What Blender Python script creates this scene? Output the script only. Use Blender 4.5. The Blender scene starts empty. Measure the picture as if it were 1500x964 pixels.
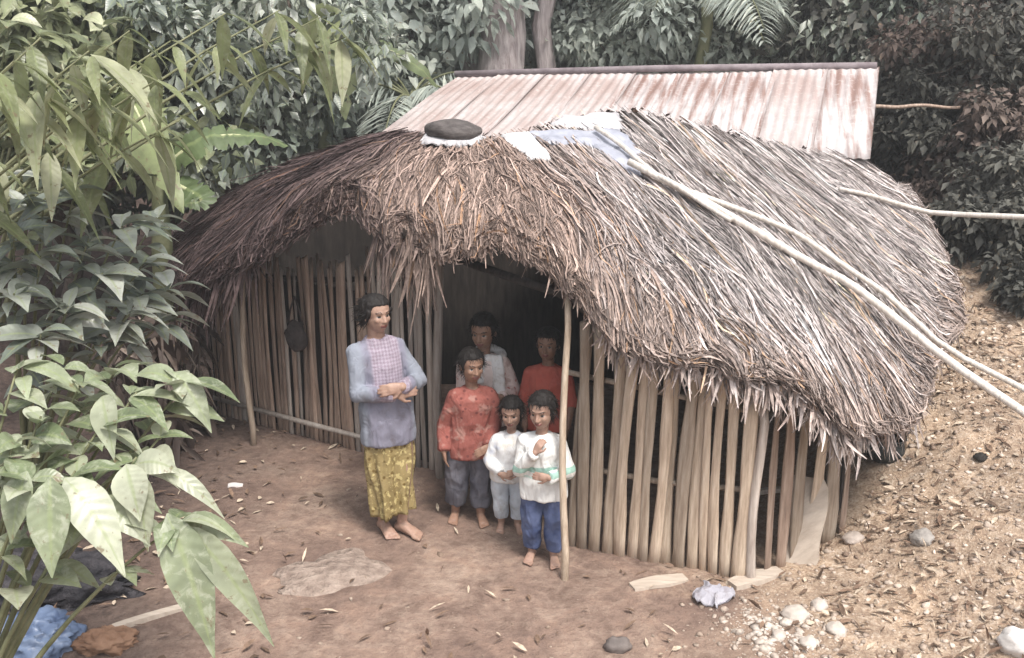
import bpy, bmesh, math, random
import numpy as np
from mathutils import Vector, Matrix, noise as mnoise

random.seed(11)
rng = np.random.default_rng(11)
R = math.radians
scene = bpy.context.scene
COL = scene.collection

# ------------------------------------------------------------------ survey
CAM_H, PITCH, FPX = 3.0, R(16), 1500.0


def at(u, v, Y):
    """Point of the place seen at photo position (u, v) that lies Y metres away."""
    k = (482.0 - v) / FPX
    t = Y / (math.cos(PITCH) + k * math.sin(PITCH))
    return np.array([(u - 750.0) / FPX * t, Y, CAM_H + t * (-math.sin(PITCH) + k * math.cos(PITCH))])


def sstep(a, b, x):
    t = np.clip((x - a) / (b - a), 0, 1)
    return t * t * (3 - 2 * t)


def vnoise(x, y, f, seed=0.0):
    """cheap smooth value noise, vectorised"""
    x = np.asarray(x, float) * f + seed * 17.3
    y = np.asarray(y, float) * f + seed * 9.1
    xi, yi = np.floor(x), np.floor(y)
    fx, fy = x - xi, y - yi
    fx = fx * fx * (3 - 2 * fx)
    fy = fy * fy * (3 - 2 * fy)

    def h(a, b):
        s = np.sin(a * 127.1 + b * 311.7) * 43758.5453
        return s - np.floor(s)
    return (h(xi, yi) * (1 - fx) + h(xi + 1, yi) * fx) * (1 - fy) + (h(xi, yi + 1) * (1 - fx) + h(xi + 1, yi + 1) * fx) * fy


def height(x, y):
    x = np.asarray(x, float)
    y = np.asarray(y, float)
    d = (x - 1.75) * .8 + (y - 5.0) * .6
    slope = .36 * (np.sqrt(np.maximum(d, 0) ** 2 + .03) - .17) * (d > 0)
    slope = np.minimum(slope, 1.25 + .04 * np.maximum(d, 0))
    z = slope * sstep(1.5, 2.7, x)
    bank = np.maximum((y - 9.6) * 1.0, (x - 4.5) * .9 + (y - 8.2) * .25)
    z = z + 1.9 * sstep(0, 1.7, bank + .5 * (vnoise(x, y, .9, 3) - .5)) * sstep(3.3, 5.0, x) * sstep(6.5, 8.2, y)
    z = z + .34 * np.maximum(y - 12.3, 0) * sstep(12.3, 15, y)
    z = z + .30 * np.maximum(-x - 4.4, 0)
    z = z - .10 * sstep(-1.2, -2.4, x) * sstep(5.0, 4.2, y)
    rough = sstep(1.2, 2.6, x)
    z = z + (.016 + .06 * rough) * (vnoise(x, y, 1.7, 1) - .5) + (.010 + .035 * rough) * (vnoise(x, y, 5, 2) - .5)
    z = z + (.003 + .02 * rough) * (vnoise(x, y, 14, 5) - .5)
    return z


def gz(x, y):
    return float(height(x, y))


# ------------------------------------------------------------------ mesh helpers
def link(name, me, mats=(), parent=None):
    for m in (mats if isinstance(mats, (list, tuple)) else [mats]):
        if m is not None:
            me.materials.append(m)
    o = bpy.data.objects.new(name, me)
    COL.objects.link(o)
    if parent is not None:
        o.parent = parent
    return o


def big_mesh(name, V, F, mats, parent=None, col=None, smooth=False, midx=None):
    """V (n,3), F (m,k) with one k for all faces; col (n,4) colour attribute 'col'."""
    V = np.asarray(V, np.float32)
    F = np.asarray(F, np.int32)
    k = F.shape[1]
    me = bpy.data.meshes.new(name)
    me.vertices.add(len(V))
    me.vertices.foreach_set('co', V.ravel())
    me.loops.add(F.size)
    me.loops.foreach_set('vertex_index', F.ravel())
    me.polygons.add(len(F))
    me.polygons.foreach_set('loop_start', np.arange(0, F.size, k, dtype=np.int32))
    if smooth:
        me.polygons.foreach_set('use_smooth', np.ones(len(F), bool))
    me.update(calc_edges=True)
    if col is not None:
        a = me.color_attributes.new('col', 'FLOAT_COLOR', 'POINT')
        a.data.foreach_set('color', np.asarray(col, np.float32).ravel())
    o = link(name, me, mats, parent)
    if midx is not None:
        me.polygons.foreach_set('material_index', np.asarray(midx, np.int32))
    return o


class MB:
    def __init__(self):
        self.v, self.f, self.m = [], [], []

    def add(self, V, F, mi=0):
        b = len(self.v)
        self.v += [tuple(map(float, p)) for p in V]
        for f in F:
            self.f.append([i + b for i in f])
            self.m.append(mi)
        return self

    def build(self, name, mats, parent=None, smooth=False):
        me = bpy.data.meshes.new(name)
        me.from_pydata(self.v, [], self.f)
        me.update()
        o = link(name, me, mats, parent)
        me.polygons.foreach_set('material_index', np.array(self.m, np.int32))
        if smooth:
            me.polygons.foreach_set('use_smooth', np.ones(len(self.f), bool))
        return o


def unit(v):
    v = np.asarray(v, float)
    return v / (np.linalg.norm(v) + 1e-12)


def perp(d):
    a = np.array([0, 0, 1.0]) if abs(d[2]) < .9 else np.array([0, 1.0, 0])
    u = unit(np.cross(d, a))
    return u, np.cross(d, u)


def loft(rings, closed_ends=True):
    """rings: list of (k,3) arrays"""
    k = len(rings[0])
    V = [p for r in rings for p in r]
    F = []
    for i in range(len(rings) - 1):
        for j in range(k):
            F.append([i * k + j, i * k + (j + 1) % k, (i + 1) * k + (j + 1) % k, (i + 1) * k + j])
    if closed_ends:
        V.append(np.mean(rings[0], axis=0))
        V.append(np.mean(rings[-1], axis=0))
        a, b = len(V) - 2, len(V) - 1
        L = (len(rings) - 1) * k
        for j in range(k):
            F.append([a, (j + 1) % k, j])
            F.append([b, L + j, L + (j + 1) % k])
    return V, F


def ring(c, ax, ay, n=12):
    t = np.arange(n) * 2 * math.pi / n
    return np.asarray(c) + np.cos(t)[:, None] * np.asarray(ax) + np.sin(t)[:, None] * np.asarray(ay)


def rc(a, b, ra, rb, n=12, caps=3):
    a, b = np.asarray(a, float), np.asarray(b, float)
    d = unit(b - a)
    u, w = perp(d)
    rings = []
    for i in range(caps):
        q = (i + .35) / caps * math.pi / 2
        rings.append(ring(a - d * ra * math.cos(q), u * ra * math.sin(q), w * ra * math.sin(q), n))
    rings.append(ring(a, u * ra, w * ra, n))
    rings.append(ring(b, u * rb, w * rb, n))
    for i in reversed(range(caps)):
        q = (i + .35) / caps * math.pi / 2
        rings.append(ring(b + d * rb * math.cos(q), u * rb * math.sin(q), w * rb * math.sin(q), n))
    return loft(rings)


def ell(c, r, M=None, n=14, m=9):
    rings = []
    for i in range(m):
        q = (i + .5) / m * math.pi
        rg = ring((0, 0, -math.cos(q)), (math.sin(q), 0, 0), (0, math.sin(q), 0), n) * np.asarray(r)
        if M is not None:
            rg = rg @ M.T
        rings.append(rg + np.asarray(c))
    return loft(rings)


def tube(P, rad, n=8, jit=0.0):
    P = np.asarray(P, float)
    rings = []
    for i in range(len(P)):
        d = unit(P[min(i + 1, len(P) - 1)] - P[max(i - 1, 0)])
        if i == 0:
            u, w = perp(d)
        else:
            u = unit(u - d * np.dot(u, d))
            w = np.cross(d, u)
        r = rad[i] if hasattr(rad, '__len__') else rad
        rg = ring(P[i], u * r, w * r, n)
        if jit:
            rg = P[i] + (rg - P[i]) * (1 + jit * (rng.random((n, 1)) - .5))
        rings.append(rg)
    return loft(rings)


def box(c, s, M=None):
    V = np.array([[x, y, z] for x in (-.5, .5) for y in (-.5, .5) for z in (-.5, .5)]) * np.asarray(s)
    if M is not None:
        V = V @ M.T
    V = V + np.asarray(c)
    return V, [[0, 1, 3, 2], [4, 6, 7, 5], [0, 4, 5, 1], [2, 3, 7, 6], [0, 2, 6, 4], [1, 5, 7, 3]]


def rotz(a):
    return np.array([[math.cos(a), -math.sin(a), 0], [math.sin(a), math.cos(a), 0], [0, 0, 1.0]])


def rotx(a):
    return np.array([[1.0, 0, 0], [0, math.cos(a), -math.sin(a)], [0, math.sin(a), math.cos(a)]])


def roty(a):
    return np.array([[math.cos(a), 0, math.sin(a)], [0, 1.0, 0], [-math.sin(a), 0, math.cos(a)]])


def ribbons(C, N, W, fold=.25):
    """C,N (n,k,3), W (n,k): three-column blades folded along the middle -> V, F, along, across"""
    n, k, _ = C.shape
    T = np.gradient(C, axis=1)
    T /= np.linalg.norm(T, axis=2, keepdims=True) + 1e-9
    S = np.cross(T, N)
    S /= np.linalg.norm(S, axis=2, keepdims=True) + 1e-9
    Nn = np.cross(S, T)
    Wd = W[..., None]
    V = np.stack([C - S * Wd + Nn * Wd * fold, C, C + S * Wd + Nn * Wd * fold], axis=2)
    idx = np.arange(n * k * 3).reshape(n, k, 3)
    q1 = np.stack([idx[:, :-1, 0], idx[:, :-1, 1], idx[:, 1:, 1], idx[:, 1:, 0]], -1)
    q2 = np.stack([idx[:, :-1, 1], idx[:, :-1, 2], idx[:, 1:, 2], idx[:, 1:, 1]], -1)
    F = np.concatenate([q1.reshape(-1, 4), q2.reshape(-1, 4)])
    al = np.broadcast_to(np.linspace(0, 1, k)[None, :, None], (n, k, 3))
    ac = np.broadcast_to(np.array([1., 0., 1.])[None, None, :], (n, k, 3))
    return V.reshape(-1, 3), F, al.reshape(-1), ac.reshape(-1)


def leaf_mesh(P, D, N, L, W, tint, k=5, droop=.3, fold=.25, peak=.42, curl=0.0):
    """leaf blades: base P, direction D, face normal N, length L, half width W, tint 0..1"""
    n = len(P)
    D = D / (np.linalg.norm(D, axis=1, keepdims=True) + 1e-9)
    N = N - D * np.sum(N * D, 1, keepdims=True)
    N = N / (np.linalg.norm(N, axis=1, keepdims=True) + 1e-9)
    t = np.linspace(0, 1, k)
    C = P[:, None, :] + D[:, None, :] * (L[:, None] * t)[..., None]
    dr = droop if hasattr(droop, '__len__') else np.full(n, droop)
    C[..., 2] -= (dr * L)[:, None] * t ** 2
    if curl:
        C += N[:, None, :] * (L[:, None] * curl * np.sin(t * math.pi))[..., None]
    prof = np.where(t < peak, np.sin(np.clip(t / peak, 0, 1) * math.pi / 2) ** .8, np.cos(np.clip((t - peak) / (1 - peak), 0, 1) * math.pi / 2) ** 1.15)
    prof = np.maximum(prof, .03)
    Wk = W[:, None] * prof[None, :]
    Nk = np.broadcast_to(N[:, None, :], C.shape)
    V, F, al, ac = ribbons(C, Nk, Wk, fold)
    col = np.stack([np.repeat(tint, k * 3), al, ac, np.ones(n * k * 3)], 1)
    return V, F, col


def rand_dirs(n, zmin=-1.0):
    z = rng.uniform(zmin, 1, n)
    a = rng.uniform(0, 2 * math.pi, n)
    s = np.sqrt(1 - z * z)
    return np.stack([s * np.cos(a), s * np.sin(a), z], 1)


def empty(name, loc, rz=0.0):
    o = bpy.data.objects.new(name, None)
    COL.objects.link(o)
    o.location = [float(c) for c in loc]
    o.rotation_euler = (0, 0, rz)
    o.empty_display_size = .2
    return o


def tag(o, label=None, cat=None, group=None, kind=None):
    if label:
        o['label'] = label
    if cat:
        o['category'] = cat
    if group:
        o['group'] = group
    if kind:
        o['kind'] = kind
    return o


# ------------------------------------------------------------------ materials
def new_mat(name, rough=.8, spec=.3):
    m = bpy.data.materials.new(name)
    m.use_nodes = True
    nt = m.node_tree
    b = nt.nodes['Principled BSDF']
    b.inputs['Roughness'].default_value = rough
    b.inputs['Specular IOR Level'].default_value = spec
    return m, nt, b


def nd(nt, t, **kw):
    n = nt.nodes.new(t)
    for k, v in kw.items():
        setattr(n, k, v)
    return n


def ramp(nt, fac, stops, interp='LINEAR'):
    n = nt.nodes.new('ShaderNodeValToRGB')
    n.color_ramp.interpolation = interp
    e = n.color_ramp.elements
    while len(e) > 1:
        e.remove(e[-1])
    e[0].position = stops[0][0]
    e[0].color = tuple(stops[0][1]) + (1,)
    for p, c in stops[1:]:
        x = e.new(p)
        x.color = tuple(c) + (1,)
    nt.links.new(fac, n.inputs[0])
    return n.outputs[0]


def g(*v):
    return [(p, (c, c, c)) for p, c in v]


def coord(nt, which='Object', scale=(1, 1, 1), rot=(0, 0, 0)):
    if which == 'Position':
        s = nt.nodes.new('ShaderNodeNewGeometry').outputs['Position']
    else:
        s = nt.nodes.new('ShaderNodeTexCoord').outputs[which]
    mp = nt.nodes.new('ShaderNodeMapping')
    mp.inputs['Scale'].default_value = scale
    mp.inputs['Rotation'].default_value = rot
    nt.links.new(s, mp.inputs[0])
    return mp.outputs[0]


def noise(nt, vec, scale, detail=4, rough=.55, dist=0):
    n = nt.nodes.new('ShaderNodeTexNoise')
    n.inputs['Scale'].default_value = scale
    n.inputs['Detail'].default_value = detail
    n.inputs['Roughness'].default_value = rough
    n.inputs['Distortion'].default_value = dist
    nt.links.new(vec, n.inputs['Vector'])
    return n.outputs[0]


def voro(nt, vec, scale, out='Distance', feat='F1'):
    n = nt.nodes.new('ShaderNodeTexVoronoi')
    n.feature = feat
    n.inputs['Scale'].default_value = scale
    nt.links.new(vec, n.inputs['Vector'])
    return n.outputs[out]


def mix(nt, fac, a, b, mode='MIX'):
    n = nt.nodes.new('ShaderNodeMixRGB')
    n.blend_type = mode
    for i, x in enumerate((fac, a, b)):
        if hasattr(x, 'default_value') or hasattr(x, 'is_linked'):
            nt.links.new(x, n.inputs[i])
        elif isinstance(x, (int, float)):
            n.inputs[i].default_value = x if i == 0 else (x, x, x, 1)
        else:
            n.inputs[i].default_value = tuple(x) + (1,)
    return n.outputs[0]


def math_(nt, op, a, b=None, clamp=False):
    n = nt.nodes.new('ShaderNodeMath')
    n.operation = op
    n.use_clamp = clamp
    for i, x in enumerate((a, b)):
        if x is None:
            continue
        if isinstance(x, (int, float)):
            n.inputs[i].default_value = x
        else:
            nt.links.new(x, n.inputs[i])
    return n.outputs[0]


def bump(nt, b, h, strength=.4, dist=.02):
    n = nt.nodes.new('ShaderNodeBump')
    n.inputs['Strength'].default_value = strength
    n.inputs['Distance'].default_value = dist
    nt.links.new(h, n.inputs['Height'])
    nt.links.new(n.outputs[0], b.inputs['Normal'])


def setc(nt, b, c):
    if isinstance(c, tuple):
        b.inputs['Base Color'].default_value = c + (1,)
    else:
        nt.links.new(c, b.inputs['Base Color'])


def simple_mat(name, c1, c2, scale=6, rough=.85, stretch=(1, 1, 1), bs=.4, bd=.02, spec=.25, which='Object', detail=5, objrand=0.0):
    m, nt, b = new_mat(name, rough, spec)
    v = coord(nt, which, stretch)
    f = noise(nt, v, scale, detail, .6)
    c = ramp(nt, f, [(.3, c1), (.7, c2)])
    if objrand:
        oi = nt.nodes.new('ShaderNodeObjectInfo')
        c = mix(nt, 1.0, c, ramp(nt, oi.outputs['Random'], g((0, 1 - objrand), (1, 1 + objrand))), 'MULTIPLY')
    setc(nt, b, c)
    bump(nt, b, f, bs, bd)
    return m


def leaf_mat(name, stops, rough=.45, spec=.5, vein=True, trans=.25, vscale=60, vs=.13, mottle=0):
    m, nt, b = new_mat(name, rough, spec)
    at_ = nd(nt, 'ShaderNodeAttribute', attribute_name='col')
    sp = nd(nt, 'ShaderNodeSeparateColor')
    nt.links.new(at_.outputs['Color'], sp.inputs[0])
    c = ramp(nt, sp.outputs[0], stops)
    nz = noise(nt, coord(nt, 'Position'), 9, 3)
    c = mix(nt, 1.0, c, ramp(nt, nz, g((.3, .72), (.7, 1.25))), 'MULTIPLY')
    if mottle:
        mo = noise(nt, coord(nt, 'Position'), 17, 5, .7, .6)
        c = mix(nt, math_(nt, 'MULTIPLY', ramp(nt, mo, g((.5, 0), (.66, 1))), mottle), c, (.52, .54, .42))
    # browned spots and edges
    sp2 = noise(nt, coord(nt, 'Position'), 26, 3, .6)
    brn = math_(nt, 'ADD', sp2, math_(nt, 'MULTIPLY', sp.outputs[1], .10))
    c = mix(nt, ramp(nt, brn, g((.68, 0), (.74, .75))), c, (.20, .145, .085))
    if vein:
        mid = ramp(nt, sp.outputs[2], g((0, 1), (.10, .6), (.16, 0)))
        c = mix(nt, math_(nt, 'MULTIPLY', mid, .55), c, (.30, .36, .16))
        ph = math_(nt, 'SINE', math_(nt, 'SUBTRACT', math_(nt, 'MULTIPLY', sp.outputs[1], vscale), math_(nt, 'MULTIPLY', sp.outputs[2], 7)))
        bump(nt, b, ph, vs, .005)
    setc(nt, b, c)
    tr = nd(nt, 'ShaderNodeBsdfTranslucent')
    nt.links.new(c, tr.inputs[0])
    mx = nd(nt, 'ShaderNodeMixShader')
    mx.inputs[0].default_value = trans
    out = nt.nodes['Material Output']
    nt.links.new(b.outputs[0], mx.inputs[1])
    nt.links.new(tr.outputs[0], mx.inputs[2])
    nt.links.new(mx.outputs[0], out.inputs['Surface'])
    return m
# ------------------------------------------------------------------ camera, sky, sun
cam_d = bpy.data.cameras.new('camera')
cam = bpy.data.objects.new('camera', cam_d)
COL.objects.link(cam)
cam_d.sensor_width = 36
cam_d.lens = 36
cam_d.clip_start = .05
cam_d.clip_end = 500
cam.location = (0, 0, CAM_H)
cam.rotation_euler = (R(90) - PITCH, 0, 0)
scene.camera = cam

SUN_EL, SUN_AZ = R(62), R(150)      # azimuth clockwise from +Y: high, behind the camera to the right
w = bpy.data.worlds.new('World')
scene.world = w
w.use_nodes = True
wn = w.node_tree
bg = wn.nodes['Background']
sky = wn.nodes.new('ShaderNodeTexSky')
sky.sky_type = 'NISHITA'
sky.sun_disc = False
sky.sun_elevation = SUN_EL
sky.sun_rotation = SUN_AZ
sky.air_density = 1.0
sky.dust_density = 4.0
hs = wn.nodes.new('ShaderNodeHueSaturation')
hs.inputs['Saturation'].default_value = .30      # overcast: the blue is mostly clouded over
wn.links.new(sky.outputs[0], hs.inputs['Color'])
wn.links.new(hs.outputs[0], bg.inputs[0])
bg.inputs[1].default_value = .115
sd = bpy.data.lights.new('sun', 'SUN')
sun = bpy.data.objects.new('sun', sd)
COL.objects.link(sun)
sd.energy = 1.5
sd.angle = R(14)
sd.color = (1, .95, .88)
sun.location = (6, -6, 12)
sdir = Vector((math.sin(SUN_AZ) * math.cos(SUN_EL), math.cos(SUN_AZ) * math.cos(SUN_EL), math.sin(SUN_EL)))
sun.rotation_euler = sdir.to_track_quat('Z', 'Y').to_euler()
scene.view_settings.view_transform = 'Standard'
scene.view_settings.look = 'None'
scene.view_settings.gamma = 1
scene.view_settings.exposure = 1.18
scene.cycles.max_bounces = 6
scene.cycles.transparent_max_bounces = 4

# ------------------------------------------------------------------ ground
def ground_mat():
    m, nt, b = new_mat('bare_earth', .95, .15)
    P = coord(nt, 'Position')
    big = noise(nt, P, 1.3, 6, .65, .4)
    fine = noise(nt, P, 16, 6, .65)
    grit = noise(nt, P, 60, 3, .6)
    damp = ramp(nt, math_(nt, 'ADD', math_(nt, 'MULTIPLY', big, .6), math_(nt, 'MULTIPLY', fine, .4)), [(.32, (.147, .100, .084)), (.5, (.24, .167, .133)), (.66, (.385, .292, .232))])
    dry = ramp(nt, math_(nt, 'ADD', math_(nt, 'MULTIPLY', grit, .5), math_(nt, 'MULTIPLY', fine, .5)), [(.33, (.20, .135, .10)), (.5, (.37, .275, .20)), (.66, (.55, .45, .36))])
    sx = nd(nt, 'ShaderNodeSeparateXYZ')
    nt.links.new(P, sx.inputs[0])
    # the gravel covers the rising ground on the right; the foot-worn yard is on the left
    d = math_(nt, 'ADD', math_(nt, 'MULTIPLY', sx.outputs[0], .75), math_(nt, 'MULTIPLY', big, 1.6))
    zone = ramp(nt, math_(nt, 'MULTIPLY', d, .35), g((.48, 0), (.72, 1)))
    c = mix(nt, zone, damp, dry)
    # trodden pale patches and darker crumbs
    pt = noise(nt, P, 3.4, 6, .7, .8)
    c = mix(nt, 1.0, c, ramp(nt, pt, [(.3, (.62, .60, .60)), (.5, (1, 1, 1)), (.72, (1.32, 1.28, 1.22))]), 'MULTIPLY')
    cr = voro(nt, P, 55)
    c = mix(nt, ramp(nt, cr, g((.10, .55), (.2, 0))), c, (.10, .065, .05))
    # darker earth where the wood begins and towards the left
    far = ramp(nt, math_(nt, 'MULTIPLY', sx.outputs[1], .1), g((.88, 0), (1.02, 1)))
    c = mix(nt, far, c, ramp(nt, fine, [(.3, (.045, .035, .03)), (.7, (.12, .095, .075))]))
    left = ramp(nt, math_(nt, 'ADD', math_(nt, 'MULTIPLY', sx.outputs[0], -.2), math_(nt, 'MULTIPLY', big, .25)), g((.42, 0), (.62, 1)))
    c = mix(nt, left, c, ramp(nt, fine, [(.3, (.05, .038, .034)), (.7, (.14, .10, .085))]))
    setc(nt, b, c)
    bump(nt, b, math_(nt, 'ADD', fine, math_(nt, 'MULTIPLY', grit, .5)), .7, .03)
    return m


def grid_axis(a, b, lo, hi, step, nout):
    inner = np.arange(lo, hi + 1e-6, step)
    l = lo - (lo - a) * (np.linspace(1, 0, nout, endpoint=False) ** 2.2)
    r_ = hi + (b - hi) * (np.linspace(0, 1, nout + 1)[1:] ** 2.2)
    return np.concatenate([l, inner, r_])


gx = grid_axis(-45, 45, -3.5, 5.5, .05, 40)
gy = grid_axis(-12, 60, 3.2, 10.5, .05, 44)
GX, GY = np.meshgrid(gx, gy)
GZ = height(GX, GY)
nx, ny = len(gx), len(gy)
gi = np.arange(nx * ny).reshape(ny, nx)
GF = np.stack([gi[:-1, :-1], gi[:-1, 1:], gi[1:, 1:], gi[1:, :-1]], -1).reshape(-1, 4)
ground = big_mesh('ground', np.stack([GX, GY, GZ], -1).reshape(-1, 3), GF, ground_mat(), smooth=True)
tag(ground, 'bare brown earth yard rising to a gravelly slope', kind='structure')

# stones and litter nobody could count
ICO = bmesh.new()
bmesh.ops.create_icosphere(ICO, subdivisions=1, radius=1)
ICO_V = np.array([v.co[:] for v in ICO.verts])
ICO.faces.ensure_lookup_table()
ICO_F = np.array([[v.index for v in f.verts] for f in ICO.faces])
ICO.free()


def in_hut(x, y):
    """inside the hut's plan"""
    poly = [(-2.45, 7.95), (-.54, 6.77), (.38, 5.65), (1.35, 5.25), (2.1, 5.7), (2.9, 6.9), (2.9, 8.3), (1, 8.9), (-2.2, 8.7)]
    ins = np.zeros(np.shape(x), bool)
    j = len(poly) - 1
    for i in range(len(poly)):
        xi, yi = poly[i]
        xj, yj = poly[j]
        c = ((yi > y) != (yj > y)) & (x < (xj - xi) * (y - yi) / (yj - yi + 1e-9) + xi)
        ins ^= c
        j = i
    return ins


def stones(name, X, Y, S, cols, mat_, sink=.12):
    n = len(X)
    Z = height(X, Y)
    V = np.broadcast_to(ICO_V[None], (n, 12 + 30, 3)).copy() if len(ICO_V) == 42 else np.broadcast_to(ICO_V[None], (n, len(ICO_V), 3)).copy()
    k = V.shape[1]
    V *= 1 + .9 * (rng.random((n, k, 1)) - .5)
    V *= (S[:, None] * np.stack([rng.uniform(.8, 1.5, n), rng.uniform(.7, 1.1, n), rng.uniform(.4, .8, n)], 1))[:, None, :]
    a = rng.uniform(0, 6.28, n)
    x = V[..., 0] * np.cos(a)[:, None] - V[..., 1] * np.sin(a)[:, None]
    y = V[..., 0] * np.sin(a)[:, None] + V[..., 1] * np.cos(a)[:, None]
    V = np.stack([x + X[:, None], y + Y[:, None], V[..., 2] + (Z + S * sink)[:, None]], -1)
    F = (ICO_F[None] + (np.arange(n) * k)[:, None, None]).reshape(-1, 3)
    col = np.repeat(np.concatenate([cols, np.ones((n, 1))], 1), k, axis=0)
    return big_mesh(name, V.reshape(-1, 3), F, mat_, col=col)


def col_mat(name, rough=.85, spec=.25, nscale=30, var=.35, bs=.3, trans=0):
    """colour comes with each piece (its own colour), with a fine speckle on top"""
    m, nt, b = new_mat(name, rough, spec)
    a_ = nd(nt, 'ShaderNodeAttribute', attribute_name='col')
    f = noise(nt, coord(nt, 'Position'), nscale, 4)
    c = mix(nt, 1.0, a_.outputs['Color'], ramp(nt, f, g((.3, 1 - var), (.7, 1 + var))), 'MULTIPLY')
    setc(nt, b, c)
    bump(nt, b, f, bs, .01)
    return m


stone_mat = col_mat('stone', .9, .2, 40)
N_ = 26000
X = rng.uniform(-1.6, 5.2, N_ * 3)
Y = rng.uniform(3.6, 9.6, N_ * 3)
dens = sstep(.9, 2.6, X + .9 * (vnoise(X, Y, .8, 7) - .5)) + .02
dens = np.maximum(dens, .9 * sstep(4.75, 4.3, Y) * sstep(.4, 1.6, X))
dens = np.maximum(dens, 2.0 * np.exp(-(((X - 1.38) / .28) ** 2 + ((Y - 4.72) / .30) ** 2)))
keep = (rng.random(N_ * 3) < dens * (.35 + .65 * vnoise(X, Y, 1.5, 9))) & ~in_hut(X, Y)
X, Y = X[keep][:N_], Y[keep][:N_]
S = .004 + .020 * rng.random(len(X)) ** 6
tn = rng.random((len(X), 1)) * np.clip(.35 + .65 * sstep(.9, 2.2, X), 0, 1)[:, None]
cols = np.array([.23, .165, .125]) * (1 - tn) + np.array([.66, .56, .47]) * tn
heap = np.exp(-(((X - 1.38) / .26) ** 2 + ((Y - 4.72) / .28) ** 2))
S = S * (1 + 1.0 * heap * rng.random(len(X)))
cols = cols * (1 - .7 * heap[:, None]) + np.array([.62, .56, .50]) * .7 * heap[:, None]
stones('gravel', X, Y, S, cols, stone_mat)
tag(bpy.data.objects['gravel'], 'loose tan gravel and grit over the slope', kind='stuff')

# dead leaves and thatch scraps
n = 6000
X = rng.uniform(-2.6, 5.0, n * 3)
Y = rng.uniform(3.7, 9.4, n * 3)
dens = .07 + .93 * sstep(1.0, 2.4, X) + .3 * sstep(-1.0, -2.2, X)
keep = (rng.random(n * 3) < dens * vnoise(X, Y, 1.2, 4)) & ~in_hut(X, Y)
X, Y = X[keep][:n], Y[keep][:n]
n = len(X)
P = np.stack([X, Y, height(X, Y) + rng.uniform(.004, .02, n)], 1)
D = rand_dirs(n)
D[:, 2] = np.abs(D[:, 2]) * .25 + .1 * (X > 1.5)
Nn = np.tile([0, 0, 1.0], (n, 1)) + rng.normal(0, .3, (n, 3))
V, F, c = leaf_mesh(P, D, Nn, rng.uniform(.03, .11, n), rng.uniform(.004, .016, n), rng.random(n) * .92, k=4, droop=.1, fold=.4)
tn = c[:, :1]
cc = np.where(tn < .6, np.array([[.20, .13, .09]]) * (.5 + tn), np.array([[.52, .42, .32]]) * (.4 + tn * .7))
big_mesh('leaf_litter', V, F, col_mat('dead_leaf', .8, .3, 50), col=np.concatenate([cc, np.ones((len(cc), 1))], 1))
tag(bpy.data.objects['leaf_litter'], 'dry fallen leaves and straw scraps on the ground', kind='stuff')
# ------------------------------------------------------------------ the hut
def bamboo_mat(name, c1, c2, c3, objrand=.3):
    m, nt, b = new_mat(name, .65, .35)
    v = coord(nt, 'Object', (14, 14, 1.1))
    f = noise(nt, v, 3.0, 6, .65)
    c = ramp(nt, f, [(.28, c1), (.5, c2), (.72, c3)])
    oi = nd(nt, 'ShaderNodeObjectInfo')
    c = mix(nt, 1.0, c, ramp(nt, oi.outputs['Random'], [(0, (1 - objrand,) * 3), (.5, (1, 1, .98)), (1, (1 + objrand, 1 + objrand * .95, 1 + objrand * .85))]), 'MULTIPLY')
    setc(nt, b, c)
    bump(nt, b, f, .5, .01)
    return m


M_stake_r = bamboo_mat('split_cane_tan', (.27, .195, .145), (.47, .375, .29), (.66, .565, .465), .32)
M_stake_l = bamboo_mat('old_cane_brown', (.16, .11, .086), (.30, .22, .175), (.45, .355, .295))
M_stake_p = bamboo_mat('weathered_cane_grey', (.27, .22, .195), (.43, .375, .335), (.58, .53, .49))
M_post = bamboo_mat('peeled_pole_pale', (.42, .38, .34), (.62, .57, .52), (.78, .74, .69), .12)
M_dark = simple_mat('shade_dark_boards', (.018, .015, .013), (.05, .04, .035), 5, .9, (6, 6, 1))  # near-black so the room reads dark: interior shade put into the colour
M_board = simple_mat('grey_board', (.30, .23, .18), (.48, .39, .31), 4, .85, (1, 8, 1.5))

hut = empty('thatched_hut', (0, 7.2, 0))
tag(hut, 'low thatched hut with cane walls and an open dark doorway', 'hut')
HO = np.array([0, 7.2, 0])

# ridge, middle and eave of the thatch, station by station from the left end round to the right end
ST = [
    ((600, 200, 7.45), (430, 250, 7.9), (262, 345, 8.2)),
    ((603, 202, 7.35), (440, 268, 7.3), (275, 400, 7.15)),
    ((612, 202, 7.25), (475, 262, 6.95), (385, 352, 6.8)),
    ((628, 203, 7.15), (555, 242, 6.8), (508, 284, 6.55)),
    ((648, 205, 7.1), (594, 258, 6.62), (578, 325, 6.3)),
    ((672, 207, 7.05), (653, 272, 6.45), (648, 346, 6.0)),
    ((700, 208, 7.05), (723, 274, 6.35), (738, 350, 5.8)),
    ((740, 205, 7.15), (802, 300, 6.15), (826, 408, 5.5)),
    ((790, 195, 7.3), (885, 335, 5.98), (898, 485, 5.25)),
    ((850, 175, 7.5), (990, 362, 5.92), (1050, 528, 5.08)),
    ((910, 168, 7.75), (1085, 378, 6.02), (1168, 572, 5.08)),
    ((970, 176, 7.95), (1155, 390, 6.25), (1256, 616, 5.22)),
    ((1030, 190, 8.1), (1220, 400, 6.6), (1338, 606, 5.65)),
    ((1090, 205, 8.25), (1272, 385, 7.0), (1358, 532, 6.32)),
    ((1145, 217, 8.3), (1300, 355, 7.4), (1400, 455, 7.0)),
    ((1195, 227, 8.35), (1312, 305, 7.9), (1376, 378, 7.66)),
    ((1225, 233, 8.4), (1295, 268, 8.35), (1335, 306, 8.38)),
]
KR = np.array([[at(*p) for p in s] for s in ST])          # (n,3,3)
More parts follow.
